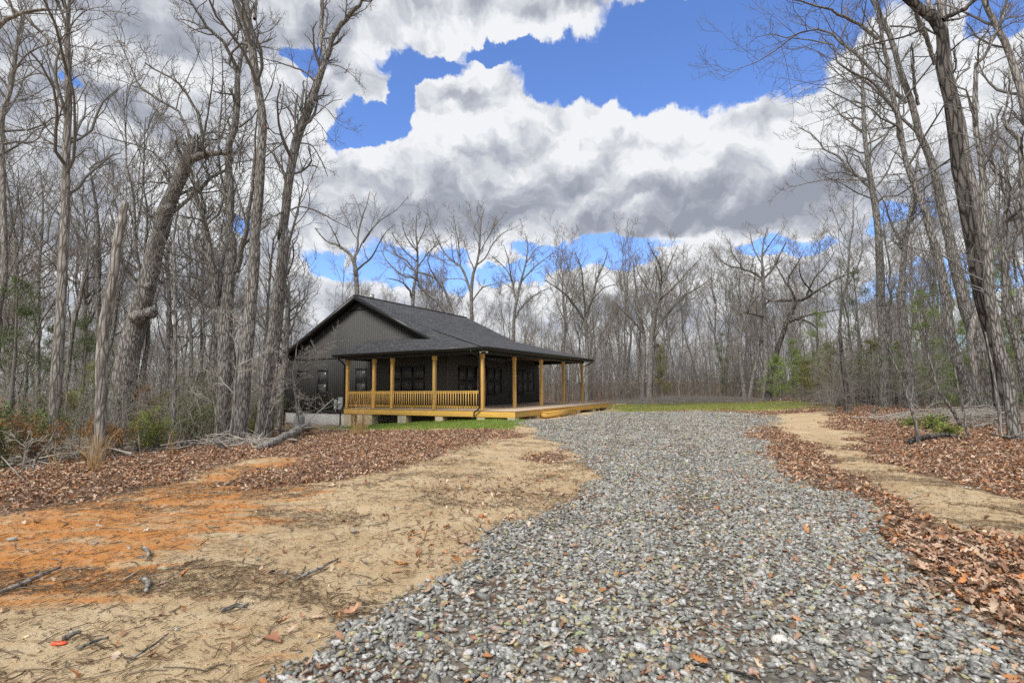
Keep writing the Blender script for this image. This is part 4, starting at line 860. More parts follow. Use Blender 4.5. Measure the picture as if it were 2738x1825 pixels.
F('second leaning stem crossing low behind the ridge line', 42., 'M 665,715,16 600,640,15 540,590,14 500,540,13 480,490,10 460,440,7', ['M 520,580,10 550,540,8 545,490,6', 'M 490,520,7 430,480,5 380,480,3'], 104)
F('tallest fan-shaped tree above the middle of the roof, pale straight trunk', 45., 'M 810,790,24 808,680,22 808,590,21 818,480,18 840,410,14 855,330,11 860,230,8 870,140,5 885,80,3',
  ['M 806,590,16 780,510,15 740,425,14 690,395,11 645,350,9 610,280,7 570,200,4 560,140,2', 'M 740,425,9 735,320,7 715,220,5 700,120,3', 'M 840,420,10 890,380,8 940,290,7 1000,230,5 1095,185,2', 'M 855,350,8 900,270,6 960,170,4 1000,130,2', 'M 858,260,7 820,170,5 790,100,3', 'M 825,450,8 790,370,5 760,270,3', 'M 812,640,10 870,560,8 930,540,5 1000,520,3'], 105)
F('slender many-stemmed tree right of the tallest fan-shaped one', 45., 'M 1058,860,22 1062,760,19 1070,680,17 1095,560,15 1115,480,12 1135,400,9 1145,300,6 1125,220,3', ['M 1078,650,13 1055,540,11 1030,470,9 990,420,7 930,370,4', 'M 1108,520,10 1170,450,8 1230,400,6 1300,350,3', 'M 1070,740,12 1120,660,10 1190,600,7 1270,560,4', 'M 1130,420,7 1190,330,5 1250,300,3', 'M 1050,530,7 1030,400,5 1000,300,3'], 106)
F('pale Y-shaped tree rising just past the porch end', 46., 'N 205,870,19 207,700,18 204,560,17 198,465,16', ['N 200,470,13 230,370,11 260,270,9 290,200,5 300,160,3', 'N 192,470,12 150,410,11 110,360,9 60,320,6 10,290,3', 'N 198,460,10 190,340,8 180,240,5 150,160,3', 'N 225,390,7 280,330,5 340,310,3', 'N 205,560,8 150,480,6 100,460,3', 'N 120,370,6 90,260,5 90,180,3'], 107)
F('heavy-limbed tree at the middle of the lawn edge with a spreading round crown', 46., 'N 492,870,28 498,700,25 502,560,22 518,440,18 535,380,15 552,300,11 585,220,7 625,130,3', ['N 500,580,16 545,490,14 600,420,12 660,360,9 730,320,6 795,260,3', 'N 530,390,10 600,330,8 680,240,5 720,200,3', 'N 525,400,9 480,320,7 440,250,5 430,180,3', 'N 550,300,7 540,220,5 500,150,3', 'N 505,540,10 440,440,8 380,350,6 350,240,3'], 108)
F('dark upright tree tight against the left of the heavy-limbed one', 47., 'N 462,860,18 468,700,17 470,560,15 450,440,11 430,320,8 420,200,4', ['N 468,540,9 410,470,7 340,400,4', 'N 450,430,7 500,330,5 520,230,3'], 109)
F('tall tree with level lower limbs, left of the dark leaning one', 43., 'O 228,790,24 232,650,22 230,500,20 224,400,18 221,260,14 216,180,9 222,110,6 240,45,3', ['O 221,265,12 190,240,10 140,220,8 80,205,6 40,180,4 20,150,3', 'O 224,420,10 190,410,9 150,403,8 110,410,4', 'O 221,262,10 260,220,8 290,160,6 320,100,3', 'O 218,200,7 180,130,5 165,60,3', 'O 222,330,9 260,350,8 310,345,6', 'O 218,160,6 260,100,4 290,60,2', 'O 140,220,6 90,150,4 80,90,2'], 110, extend=0)
F('near-black trunk leaning right at the lawn edge, sweeping limbs far to the right', 42.5, 'O 241,795,30 248,690,25 265,620,23 290,530,21 318,450,19 340,400,17 362,360,14', ['O 362,360,11 345,320,10 325,270,8 350,220,6 385,160,3', 'O 368,350,12 400,345,11 430,320,10 480,290,8 540,255,6 620,225,3', 'O 325,440,11 370,430,10 410,440,8 450,470,5', 'O 340,350,9 300,355,8 250,350,7 232,370,4', 'O 400,345,8 430,270,6 480,210,4 520,150,2', 'O 330,300,7 290,230,5 260,170,3', 'O 330,445,8 400,415,7 480,400,5 560,385,3', 'O 430,320,7 380,250,5 370,170,3'], 111, m=BARK_D)
F('pair of leaning stems left of the tall level-limbed tree', 44., 'O 148,790,20 135,680,18 125,590,16 128,480,13 155,390,10 180,300,8 190,200,4', ['O 128,500,9 100,380,7 60,300,4', 'O 150,400,7 200,330,5 260,300,3'], 112)
F('low bowed trunk crossing in front of the pair of leaning stems', 43.5, 'O 160,790,16 175,690,15 195,600,13 210,500,10 215,420,6', ['O 205,540,6 250,470,4 280,400,3'], 113)
# --- the wood itself: one tree of each build, then copies
def proto_tree(seed, H, name='bare_tree', fork=.55, spread=1., dense=1., r=.16):
    rng = np.random.default_rng(seed); root = empty(name, (0, 0, 0)); K = 16
    hgt = np.linspace(-.3, H, K); w = np.cumsum(rng.normal(size=(K, 2))*.12, 0)+np.outer(hgt/H, rng.normal(size=2)*.6)*np.array([1, 1])
    P = np.c_[w-w[0], hgt]; Rr = r*(1-hgt/H*.88); Rr[0] *= 1.3
    A_ = Acc(); v, f = tubes(P[None], Rr[None], 7); A_.add(v, f)
    l1, r1 = sprout(P[None], Rr[None], int(13*dense), fork*.75, .40, 42, .5, 8, rng, .17, .16, .02, .09, t1=.97, Lmin=1.5, Lmax=6.5*spread)
    v, f = tubes(l1[:, :], r1, 5); A_.add(v, f); A_.obj('trunk', BARK, root, True)
    C = Acc(); p2, r2 = sprout(l1, r1, 6, .2, .45, 42, .5, 6, rng, .12, .22, .013, .03, Lmin=.8, Lmax=3.); v, f = tubes(p2, r2, 3); C.add(v, f)
    p3, r3 = sprout(p2, r2, 5, .15, .5, 42, .6, 4, rng, .1, .26, .010, .015, Lmin=.5, Lmax=1.6); v, f = tubes(p3, r3, 3); C.add(v, f)
    p4, r4 = sprout(p3, r3, 4, .15, .5, 40, .7, 3, rng, .1, .28, .008, .01, Lmin=.3, Lmax=.8); v, f = tubes(p4, r4, 3); C.add(v, f)
    lo, rl = sprout(P[None], Rr[None], 6, .12, .12, 75, .2, 5, rng, .02, .2, .012, .02, t1=.5, Lmin=.6, Lmax=1.8); v, f = tubes(lo, rl, 3); C.add(v, f)
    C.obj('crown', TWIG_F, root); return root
PROT = [proto_tree(200+i, h, fork=fk, spread=sp, dense=dn, r=r_) for i, (h, fk, sp, dn, r_) in enumerate([(15, .5, 1.1, 1., .17), (16, .62, .8, .8, .13), (13, .5, 1., 1., .12), (17, .55, 1.2, 1.1, .2), (12, .6, .7, .7, .085), (14, .68, .6, .8, .10), (11, .5, .8, .8, .07)])]
def copy_tree(o, parent=None):
    c = o.copy(); COL.objects.link(c)
    if parent: c.parent = parent
    for ch in [q for q in bpy.data.objects if q.parent == o]: copy_tree(ch, c)
    return c
PCH = {p_.name: list(p_.children) for p_ in PROT}
ZONE = {'back': ('bare grey tree packed among the upright trunks of the wood beyond the house and lawn', 'trees of the wood behind house and lawn'),
        'left': ('bare grey tree in the dim crowded wood left of the house', 'trees of the wood left of the house'),
        'right': ('bare grey tree standing among others behind the right-hand cluster', 'trees of the wood on the right')}
used = set(); placed = []
def place(x, y, k, s, zone, rot, tilt):
    src = PROT[k]
    if k not in used: o = src; used.add(k)
    else:
        o = src.copy(); COL.objects.link(o)
        for ch in PCH[src.name]: c = ch.copy(); COL.objects.link(c); c.parent = o
    o.location = (x, y, float(terrain(x, y))); o.rotation_euler = (tilt[0], tilt[1], rot); o.scale = (s, s, s)
    tag(o, ZONE[zone][0], 'tree', ZONE[zone][1])
RG = np.random.default_rng(99)
def fill(n, zone, gen, kinds, smin, smax, dmin):
    c = 0; t = 0
    while c < n and t < 9000:
        t += 1; x, y = gen()
        if x is None or any((x-a)**2+(y-b)**2 < dmin*dmin for a, b in placed): continue
        placed.append((x, y)); place(x, y, int(RG.choice(kinds)), RG.uniform(smin, smax), zone, RG.uniform(0, 6.28), RG.normal(size=2)*.035); c += 1
def g_back():
    y = RG.uniform(45, 80)**1.0; x = RG.uniform(-1.0*y, 1.02*y)
    if x < -.45*y and y < 48: return None, None
    return x, y
def g_left():
    y = RG.uniform(17, 46); x = RG.uniform(-1.15*y, -.30*y-2.)
    hx = x
    if (y < 24 and x > -11.5) or x > -.53*y-.8: return None, None
    if y > 28 and x > -.36*y-4.5: return None, None
    return x, y
def g_right():
    y = RG.uniform(24, 46); x = RG.uniform(.62*y, 1.12*y); return x, y
fill(175, 'back', g_back, [0, 1, 2, 3, 4, 5, 6, 4, 5], .75, 1.08, 1.5)
fill(42, 'left', g_left, [1, 2, 4, 5, 6, 2, 4], .7, 1.05, 1.8)
fill(22, 'right', g_right, [1, 2, 4, 5, 6], .75, 1.1, 1.8)
# the far wood beyond, one mass nobody could count
def mass(name, seed, n, gen, H, label_kind='stuff', r=.09):
    rng = np.random.default_rng(seed); xy = np.array([gen(rng) for _ in range(n)]); z = terrain(xy[:, 0], xy[:, 1]); h = H*(.65+.5*rng.random(n)); K = 6
    t = np.linspace(0, 1, K); w = np.cumsum(rng.normal(size=(n, K, 2))*.25, 1); P = np.zeros((n, K, 3)); P[..., :2] = xy[:, None]+w*t[None, :, None]; P[..., 2] = z[:, None]-.3+h[:, None]*t
    Rr = (r*(.5+rng.random(n)))[:, None]*(1-.8*t)[None]; A_ = Acc(); v, f = tubes(P, Rr, 4); A_.add(v, f)
    p1, r1 = sprout(P, Rr, 9, .35, .3, 45, .5, 5, rng, .15, .2, .02, .05, Lmin=1., Lmax=4.5); v, f = tubes(p1, r1, 3); A_.add(v, f)
    p2, r2 = sprout(p1, r1, 4, .2, .5, 42, .6, 3, rng, .1, .25, .014, .02, Lmin=.6, Lmax=2.); v, f = tubes(p2, r2, 3); A_.add(v, f)
    p3, r3 = sprout(p2, r2, 3, .2, .5, 42, .7, 3, rng, .1, .25, .012, .015, Lmin=.4, Lmax=1.2); v, f = tubes(p3, r3, 3); A_.add(v, f)
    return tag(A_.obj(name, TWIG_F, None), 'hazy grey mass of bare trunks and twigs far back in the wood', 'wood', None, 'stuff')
def gm(rng):
    a = math.radians(rng.uniform(-52, 52)); d = rng.uniform(80, 150); return d*math.sin(a), d*math.cos(a)
def gm2(rng):
    y = rng.uniform(30, 70); return rng.uniform(-1.5*y, -.95*y) if rng.random() < .5 else rng.uniform(-.9*y, -.5*y), y+rng.uniform(12, 40)
mass('far_wood', 5, 950, gm, 13.)
mass('far_wood', 6, 80, gm2, 10)
# understory thicket of thin upright stems (brownish mass low between the trunks)
def thicket(seed, n, gen, H, r, label, m=TWIG_F):
    rng = np.random.default_rng(seed); xy = np.array([gen(rng) for _ in range(n)]); z = terrain(xy[:, 0], xy[:, 1]); h = H*(.3+.9*rng.random(n)); K = 5
    t = np.linspace(0, 1, K); w = np.cumsum(rng.normal(size=(n, K, 2))*.16, 1); P = np.zeros((n, K, 3)); P[..., :2] = xy[:, None]+w*t[None, :, None]*h[:, None, None]*.35; P[..., 2] = z[:, None]-.1+h[:, None]*t
    Rr = (r*(.5+rng.random(n)))[:, None]*(1-.75*t)[None]; A_ = Acc(); v, f = tubes(P, Rr, 3); A_.add(v, f)
    p1, r1 = sprout(P, Rr, 6, .2, .35, 45, .6, 4, rng, .12, .25, r*.45, r, Lmin=.25, Lmax=1.6); v, f = tubes(p1, r1, 3); A_.add(v, f)
    p2, r2 = sprout(p1, r1, 3, .2, .5, 42, .7, 3, rng, .1, .25, r*.4, r, Lmin=.2, Lmax=.8); v, f = tubes(p2, r2, 3); A_.add(v, f)
    return tag(A_.obj('thicket', m, None), label, 'undergrowth', None, 'stuff')
def gt_l(rng):
    while 1:
        y = rng.uniform(12, 45); x = rng.uniform(-1.15*y, -.27*y-3.5)
        if x < min(np.interp(y, [9, 14, 19, 24, 30, 45], [-10, -8.2, -8, -11, -17, -22]), -.50*y-.3): return x, y
def gt_b(rng): y = rng.uniform(46, 62); return rng.uniform(-.9*y, 1.05*y), y
def gt_r(rng): y = rng.uniform(22, 46); return rng.uniform(.60*y, 1.1*y), y
thicket(1, 800, gt_l, 2.6, .012, 'tangle of thin grey stems filling the wood left of the house')
thicket(2, 2600, gt_b, 5.5, .024, 'tangle of thin brown stems along the far edge of the lawn')
thicket(4, 1600, lambda rng: (lambda y: (rng.uniform(-.9*y, 1.0*y), y))(rng.uniform(60, 78)), 6., .03, 'grey-brown tangle deeper in the wood beyond the lawn')
thicket(3, 550, gt_r, 3.0, .014, 'tangle of thin stems behind the right-hand trunks')

# ------------------------------------------------------------------ bushes and young evergreens
def bush(x, y, h, rad, cols, label, seed, name='bush', leaf=.035, dens=1., cone=False, group=None, cat='bush', z0=0.):
    rng = np.random.default_rng(seed); zb = float(terrain(x, y)); root = empty(name, (x, y, zb)); tag(root, label, cat, group)
    ns = 9 if not cone else 1
    K = 6; t = np.linspace(0, 1, K)
    if cone:
        P = np.zeros((1, K, 3)); P[0, :, 2] = h*t-.1; P[0, :, :2] = np.cumsum(rng.normal(size=(K, 2))*.04, 0); Rr = np.array([.015*h*(1-.85*t)+.004])
        b, br = sprout(P, Rr, int(13*dens), z0+.08, .0, 72, .4, 5, rng, .03, .12, .004, .02, Lmin=.1, Lmax=1.)
        # branch length follows a cone
        zr = b[:, 0, 2]/h; L = rad*(1.12-zr**1.5)*(.35+.95*rng.random(len(b))); d0 = b-b[:, :1]; ln = np.linalg.norm(d0[:, -1], axis=1); b = b[:, :1]+d0*(L/np.maximum(ln, 1e-3))[:, None, None]
    else:
        a = rng.uniform(0, 6.28, ns); P = np.zeros((ns, K, 3)); sp = rad*(.3+.7*rng.random(ns)); hh = h*(.6+.4*rng.random(ns))
        P[:, :, 0] = np.cos(a)[:, None]*sp[:, None]*t; P[:, :, 1] = np.sin(a)[:, None]*sp[:, None]*t; P[:, :, 2] = hh[:, None]*t-.05; P[:, 1:] += rng.normal(size=(ns, K-1, 3))*.05*h
        Rr = np.full((ns, 1), .009*h+.004)*(1-.7*t)[None]; b, br = sprout(P, Rr, 7, .15, .45, 50, .6, 5, rng, .05, .2, .003, .02, Lmin=.15, Lmax=rad)
    A_ = Acc(); v, f = tubes(P, Rr, 5); A_.add(v, f); v, f = tubes(b, br, 3); A_.add(v, f); A_.obj('stem', TWIG, root)
    tw, tr_ = sprout(b, br, 5, .1, .45, 50, .7, 4, rng, .0, .2, .003, .01, Lmin=.08, Lmax=.6)
    pts = np.concatenate([tw.reshape(-1, 3), b[:, 2:].reshape(-1, 3)]); rep_ = max(1, int((3 if not cone else 2.2)*dens)); o = np.repeat(pts, rep_, 0); o = o+rng.normal(size=o.shape)*leaf*1.6
    keep = vnoise(o[:, 0]*1.0+o[:, 2], o[:, 1]+o[:, 2]*1.3, 2.2/rad*1.2) > (.30 if not cone else .36); o = o[keep]
    d1 = unit(rng.normal(size=o.shape)+np.array([0, 0, .2])); d2 = unit(np.cross(d1, rng.normal(size=o.shape)))
    s = leaf*(.6+.8*rng.random((len(o), 1))); wd = .42 if not cone else .13; ls = 1. if not cone else 1.7
    V = np.stack([o-d1*s*ls, o+d2*s*wd, o+d1*s*ls, o-d2*s*wd], 1).reshape(-1, 3)
    c = np.array(cols)[rng.integers(0, len(cols), len(o))]*(.65+.7*rng.random((len(o), 1)))
    L_ = Acc(); L_.add(V, np.arange(len(V)).reshape(-1, 4), np.repeat(c, 4, 0)); L_.obj('foliage', NEEDLE, root); return root
GRN = [(.13, .18, .06), (.19, .24, .08), (.10, .13, .05), (.2, .17, .1)]; LIM = [(.26, .33, .06), (.20, .26, .06), (.22, .2, .1)]; OLV = [(.20, .20, .06), (.26, .22, .07), (.14, .16, .05)]; RST = [(.34, .16, .06), (.26, .14, .06), (.20, .16, .07)]; PIN = [(.22, .31, .08), (.30, .38, .12), (.16, .23, .07)]; DRK = [(.09, .13, .05), (.13, .17, .065)]
def gxy(px_, Y): d = ray(px_, 1040); return d[0]/d[1]*Y
for k, (sx, Y, h, rad, c, lab, cone) in enumerate([
    (12, 10.8, 1.35, .8, GRN, 'dark green bush at the left frame edge', False), (75, 12.5, 1.5, .9, GRN, 'green bush left of the straight pale trunk', False),
    (115, 11.3, 1.1, .7, RST, 'rusty brown cedar scrub at the foot of the straight pale trunk', False), (195, 15., 2.0, .9, OLV, 'olive green cedar between pale trunk and snag', True), (235, 15.5, 3.0, .9, LIM, 'yellow-green cedar behind the broken snag', True),
    (300, 12.2, 1.0, .6, RST, 'rusty cedar scrub just right of the snag foot', False), (375, 12.8, 1.15, .85, LIM, 'bright lime-green bush before the burled oak', False), (400, 16., 2.1, .8, RST, 'dead orange-brown cedar right of the burled oak', True),
    (430, 13.6, .9, .8, GRN, 'low dark green bush left of the bare pole', False), (480, 17., 2.6, 1.7, GRN, 'broad green bush behind the bare pole', False), (520, 15.5, 1.6, 1.2, GRN, 'green bush between the bare pole and the forked oak', False),
    (560, 18.5, 2.1, 1.2, OLV, 'olive bush left of the forked oak', False), (665, 18.8, 1.0, .6, OLV, 'small yellowish bush at the foot of the tall dark trunks', False), (718, 25., 2.2, .7, GRN, 'green bush between the tall forking trunk and the house corner', False),
    (690, 22., 2.0, .7, GRN, 'dull green bush behind the tall forking trunk', False), (150, 20., 3.4, 1.5, DRK, 'shadowy evergreen in the wood left of the snag', True), (40, 17., 6.5, 2.2, DRK, 'tall dark evergreen at the left frame edge', True),
    (215, 21., 6.0, 1.8, DRK, 'dark evergreen deep in the wood behind the pale trunk', True), (130, 26, 7.5, 2.2, DRK, 'far dark evergreen above the green bushes on the left', True), (600, 23., 1.8, 1.4, OLV, 'olive scrub deep behind the forked oak', False)]):
    bush(gxy(sx, Y), Y, h, rad, c, lab, 300+k, 'evergreen_tree' if h > 5 else 'bush', .022 if h < 1.3 else .032 if h < 4 else .07, 1.15 if not cone else 2.4, cone, cat='evergreen' if h > 5 else 'bush')
for k, (sx, Y, h, rad, c, lab) in enumerate([
    (2195, 39, 7.2, 2.0, PIN, 'bright green young pine at the far right of the lawn edge'), (2120, 41, 5.0, 1.6, PIN, 'green young pine right of the dark leaning tree'), (2080, 40, 3.6, 1.4, PIN, 'low green pine close to the foot of the dark leaning tree'),
    (2155, 37, 3.2, 1.5, OLV, 'yellowish cedar between the young pines'), (2230, 36, 4.2, 1.5, OLV, 'olive cedar behind the broken dark snag'), (2300, 32, 8.8, 2.0, DRK, 'taller dark pine with gappy boughs behind the snag'), (2330, 30, 4.0, 1.8, OLV, 'olive cedar left of the lone straight trunk'),
    (2430, 27, 3.6, 1.6, PIN, 'green pine between the lone trunk and the forked one'), (2490, 26, 6.2, 1.8, PIN, 'pine behind the bent dark sapling'), (2545, 28, 7., 2., PIN, 'pine showing left of the leaning furrowed trunk'), (2600, 25, 4.6, 1.6, PIN, 'pine filling the gap in the right-hand cluster'),
    (2690, 22, 6.8, 1.9, PIN, 'pine at the right frame edge behind the bowed trunk'), (2730, 19, 3.8, 1.5, GRN, 'low green pine at the right frame edge'), (2560, 21.5, 2.2, 1., PIN, 'small pine at the foot of the leaning furrowed trunk'), (2390, 31, 2.2, 1.6, OLV, 'low olive scrub behind the brush pile'),
    (1770, 47, 5.5, 1.5, OLV, 'thin yellowish pine at the middle of the lawn edge'), (1935, 48, 6.5, 1.1, DRK, 'dark cedar among the trunks beyond the lawn'), (2660, 24, 9.5, 2.2, PIN, 'tallest pine on the far right, behind the cluster')]):
    bush(gxy(sx, Y), Y, h, rad, c, lab, 340+k, 'pine_tree', .075 if Y > 30 else .06, 2.3, True, cat='pine')
# small leafy plants low in the right-hand leaves
for k, (sx, sy, h, r_, lab) in enumerate([(2488, 1150, .35, .35, 'small bright green plant sprouting among the leaves right of the wavy sapling'), (2510, 1135, .3, .2, 'tiny lime-green sprout beside the straight thin sapling'), (2435, 1142, .22, .3, 'low green sprigs behind the wavy sapling'), (2530, 1162, .2, .25, 'greenery at the foot of the mossy log')]):
    gx_, gy_ = ground_at(sx, sy); bush(gx_, gy_, h, r_, LIM, lab, 370+k, 'plant', .035, .5, False, cat='plant')

# ------------------------------------------------------------------ fallen wood
def stick(pts, rad, name, label, m=BARK_P, tw=0, seed=1, cat='branch', K=14, S=8, twm=None, parent_twigs='side_branches', group=None):
    rng = np.random.default_rng(seed); q = smooth_path([(*p_, 0) for p_ in pts], K)[:, :3]; r_ = np.interp(np.linspace(0, 1, K), np.linspace(0, 1, len(rad)), rad)
    q[1:-1] += rng.normal(size=(K-2, 3))*r_[1:-1, None]*.25
    base = q[0].copy(); base[2] = float(terrain(base[0], base[1])); A_ = Acc(); A_.tube(q-base, r_, S)
    if tw:
        root = empty(name, tuple(base)); tag(root, label, cat, group); A_.obj('stem' if cat != 'log' else 'bole', m, root, True)
        b, br = sprout((q-base)[None], r_[None], tw, .25, .35, 50, .45, 6, rng, .05, .22, .006, .03, Lmin=.3, Lmax=1.8); C = Acc(); v, f = tubes(b, br, 4); C.add(v, f)
        b2, br2 = sprout(b, br, 4, .2, .45, 45, .6, 4, rng, .02, .25, .004, .01, Lmin=.15, Lmax=.6); v, f = tubes(b2, br2, 3); C.add(v, f); C.obj(parent_twigs, twm or TWIG_P, root); return root
    o = A_.obj(name, m, None, True); o.location = tuple(base); return tag(o, label, cat, group)
def g3(sx, sy, dz=0.): x, y = ground_at(sx, sy); return (x, y, float(terrain(x, y))+dz)
stick([g3(690, 1204, .06), g3(735, 1192, .12), g3(780, 1176, .22), g3(822, 1158, .34)], [.08, .13, .14, .15], 'fallen_log', 'fallen grey log with ridged bark lying in the leaves beside the house sapling', BARK_P, 5, 3, 'log', S=14, K=26)
stick([g3(815, 1163, .30), g3(770, 1150, .5), g3(720, 1130, .62), g3(660, 1115, .8)], [.05, .035, .02], 'fallen_branch', 'bleached branch propped over the fallen log, reaching left', BARK_P, 7, 4)
stick([g3(800, 1160, .25), g3(740, 1165, .35), g3(690, 1150, .35), g3(640, 1152, .4)], [.06, .045, .02], 'fallen_branch', 'dead branch tangled just above the fallen log', BARK_P, 8, 5)
stick([g3(700, 1195, .1), g3(650, 1185, .3), g3(600, 1150, .35), g3(560, 1145, .3)], [.04, .03, .015], 'fallen_branch', 'pale tangled branch trailing left from the log end', BARK_P, 9, 6)
stick([g3(600, 1205, .03), g3(585, 1195, .12), g3(572, 1175, .3)], [.05, .045, .03], 'fallen_branch', 'curved dark branch stub standing out of the leaves left of the log', BARK_D, 0, 7)
stick([g3(470, 1190, .05), g3(540, 1185, .1), g3(640, 1190, .15)], [.02, .018, .01], 'fallen_branch', 'thin grey branch lying among twigs left of the log', BARK_P, 7, 8)
stick([g3(830, 1155, .15), g3(880, 1150, .3), g3(930, 1160, .15)], [.02, .015, .008], 'fallen_branch', 'leafy dead branch in front of the concrete foundation', BARK_P, 8, 9)
stick([g3(0, 1130, 1.15), g3(80, 1120, 1.25), g3(150, 1125, 1.3), g3(222, 1140, 1.35)], [.05, .04, .02], 'fallen_branch', 'dark mossy branch hanging level across the left frame edge', BARK_D, 0, 10)
stick([g3(20, 1245, .12), g3(90, 1235, .12), g3(180, 1222, .15), g3(245, 1205, .2)], [.05, .045, .03], 'fallen_branch', 'weathered branch lying along the left edge of the leaves', BARK_P, 8, 11)
stick([g3(165, 1200, .12), g3(210, 1207, .2), g3(245, 1225, .12)], [.08, .09, .05], 'fallen_log', 'short rotten log chunk at the foot of the snag', BARK_P, 3, 12, 'log')
stick([g3(0, 1260, .3), g3(40, 1280, .12), g3(75, 1300, .04)], [.012, .01, .006], 'fallen_branch', 'thin bare stick sloping into the leaves at far left', BARK_P, 3, 13)
stick([g3(280, 1200, .3), g3(300, 1235, .15), g3(320, 1258, .03)], [.014, .011, .006], 'fallen_branch', 'pale stick leaning from the snag to the ground', BARK_P, 0, 14)
stick([g3(290, 1215, .12), g3(350, 1225, .08), g3(403, 1242, .05)], [.014, .011, .006], 'fallen_branch', 'long thin stick right of the snag', BARK_P, 0, 15)
stick([g3(2372, 1120, .06), g3(2450, 1107, .12), g3(2530, 1100, .14), g3(2590, 1103, .1)], [.045, .04, .03], 'fallen_branch', 'long grey pole lying across the leaves between the right-hand saplings', BARK_P, 5, 16)
stick([g3(2600, 1146, .06), g3(2650, 1138, .08), g3(2700, 1125, .12)], [.04, .035, .02], 'fallen_branch', 'grey branch lying at the foot of the bowed trunk', BARK_P, 3, 17)
stick([g3(2425, 1190, .05), g3(2470, 1180, .09), g3(2530, 1172, .1), g3(2570, 1176, .06)], [.05, .07, .06, .04], 'fallen_log', 'mossy dark log in the leaves behind the wavy sapling', BARK_D, 0, 18, 'log')
stick([g3(2480, 1160, .04), g3(2500, 1172, .08), g3(2530, 1185, .03)], [.015, .012, .008], 'fallen_branch', 'thin stick crossing the mossy log', BARK_P, 2, 19)
stick([g3(2505, 1085, .2), g3(2560, 1100, .15), g3(2600, 1112, .06)], [.03, .025, .015], 'fallen_branch', 'pale forked stick below the bent sapling', BARK_P, 4, 20)
stick([g3(2240, 1086, .05), g3(2262, 1084, .07)], [.07, .07], 'fallen_log', 'cut log end by the short broken trunk', BARK_D, 0, 21, 'log')
stick([g3(2735, 1185, .25), g3(2700, 1180, .1), g3(2650, 1165, .06)], [.04, .03, .02], 'fallen_branch', 'dead limb at the right frame edge under the bowed trunk', BARK_P, 4, 22)
# brush piles
def brush(sx, sy, w, h, n, label, seed, m=TWIG):
    rng = np.random.default_rng(seed); x, y = ground_at(sx, sy); z = float(terrain(x, y)); K = 6
    a = rng.uniform(0, math.pi, n); c = np.c_[rng.normal(size=n)*w*.3, rng.normal(size=n)*w*.18]; zz = np.abs(rng.normal(size=n))*h*.4*np.exp(-(c[:, 0]/w*2)**2)
    L = rng.uniform(.5, 1.6, n)*w*.35; t = np.linspace(-1, 1, K); P = np.zeros((n, K, 3))
    P[..., 0] = c[:, :1]+np.cos(a)[:, None]*L[:, None]*t; P[..., 1] = c[:, 1:]+np.sin(a)[:, None]*L[:, None]*t*.5; P[..., 2] = zz[:, None]+.05+(1-t[None]**2)*h*.35*rng.random((n, 1)); P += rng.normal(size=P.shape)*.05
    Rr = rng.uniform(.006, .02, (n, 1))*np.linspace(1, .5, K)[None]; A_ = Acc(); v, f = tubes(P, Rr, 4); A_.add(v, f)
    b, br = sprout(P, Rr, 4, .1, .3, 45, .6, 4, rng, .03, .25, .004, .01, Lmin=.2, Lmax=.9); v, f = tubes(b, br, 3); A_.add(v, f)
    o = A_.obj('brush_pile', m); o.location = (x, y, z); return tag(o, label, 'brush pile', None, 'stuff')
brush(2330, 1083, 6., 1.6, 260, 'heap of dead brown brush beside the lone straight trunk', 1)
brush(1850, 1078, 9., .6, 160, 'low line of dead branches along the far lawn edge', 2)
brush(620, 1195, 2.2, .35, 26, 'tangle of pale dead twigs left of the fallen log', 3, TWIG_P)
brush(120, 1235, 4., .5, 100, 'tangle of weathered sticks at the left edge of the leaves', 4, TWIG_P)
brush(2600, 1130, 4., .5, 70, 'scatter of grey sticks under the right-hand cluster', 5, TWIG_P)

# dry grass clumps
def clump(sx, sy, h, n, label, seed, rad=.12, dyc=0.):
    rng = np.random.default_rng(seed); x, y = ground_at(sx, sy); z = float(terrain(x, y)); K = 5; t = np.linspace(0, 1, K)
    o = rng.normal(size=(n, 2))*rad*.5; a = rng.uniform(0, 6.28, n); sp = rng.uniform(.05, .45, n)*h; hh = h*rng.uniform(.4, 1., n)
    P = np.zeros((n, K, 3)); P[..., 0] = o[:, :1]+np.cos(a)[:, None]*sp[:, None]*t**1.6; P[..., 1] = o[:, 1:]+np.sin(a)[:, None]*sp[:, None]*t**1.6; P[..., 2] = hh[:, None]*t*(1-.12*t)
    Rr = np.full((n, 1), .004)*np.linspace(1, .5, K)[None]; A_ = Acc(); v, f = tubes(P, Rr, 3); c = np.array([.62, .42, .20])*(.7+.5*rng.random((n, 1))); A_.add(v, f, np.repeat(c, K*3, 0))
    ob = A_.obj('dry_grass', BLADE); ob.location = (x, y-dyc, z); return tag(ob, label, 'dry grass')
clump(252, 1262, 1.0, 70, 'tall tuft of dry tan grass wrapped round the snag base', 1, .12)
clump(960, 1163, 1.35, 90, 'clump of dry straw grass standing before the deck piers', 2, .25)
clump(455, 1215, .8, 14, 'few dry straw stalks in the leaves before the bare pole', 3, .08)
clump(150, 1262, .7, 10, 'sparse dry stalks at the left edge of the leaf litter', 4, .15)

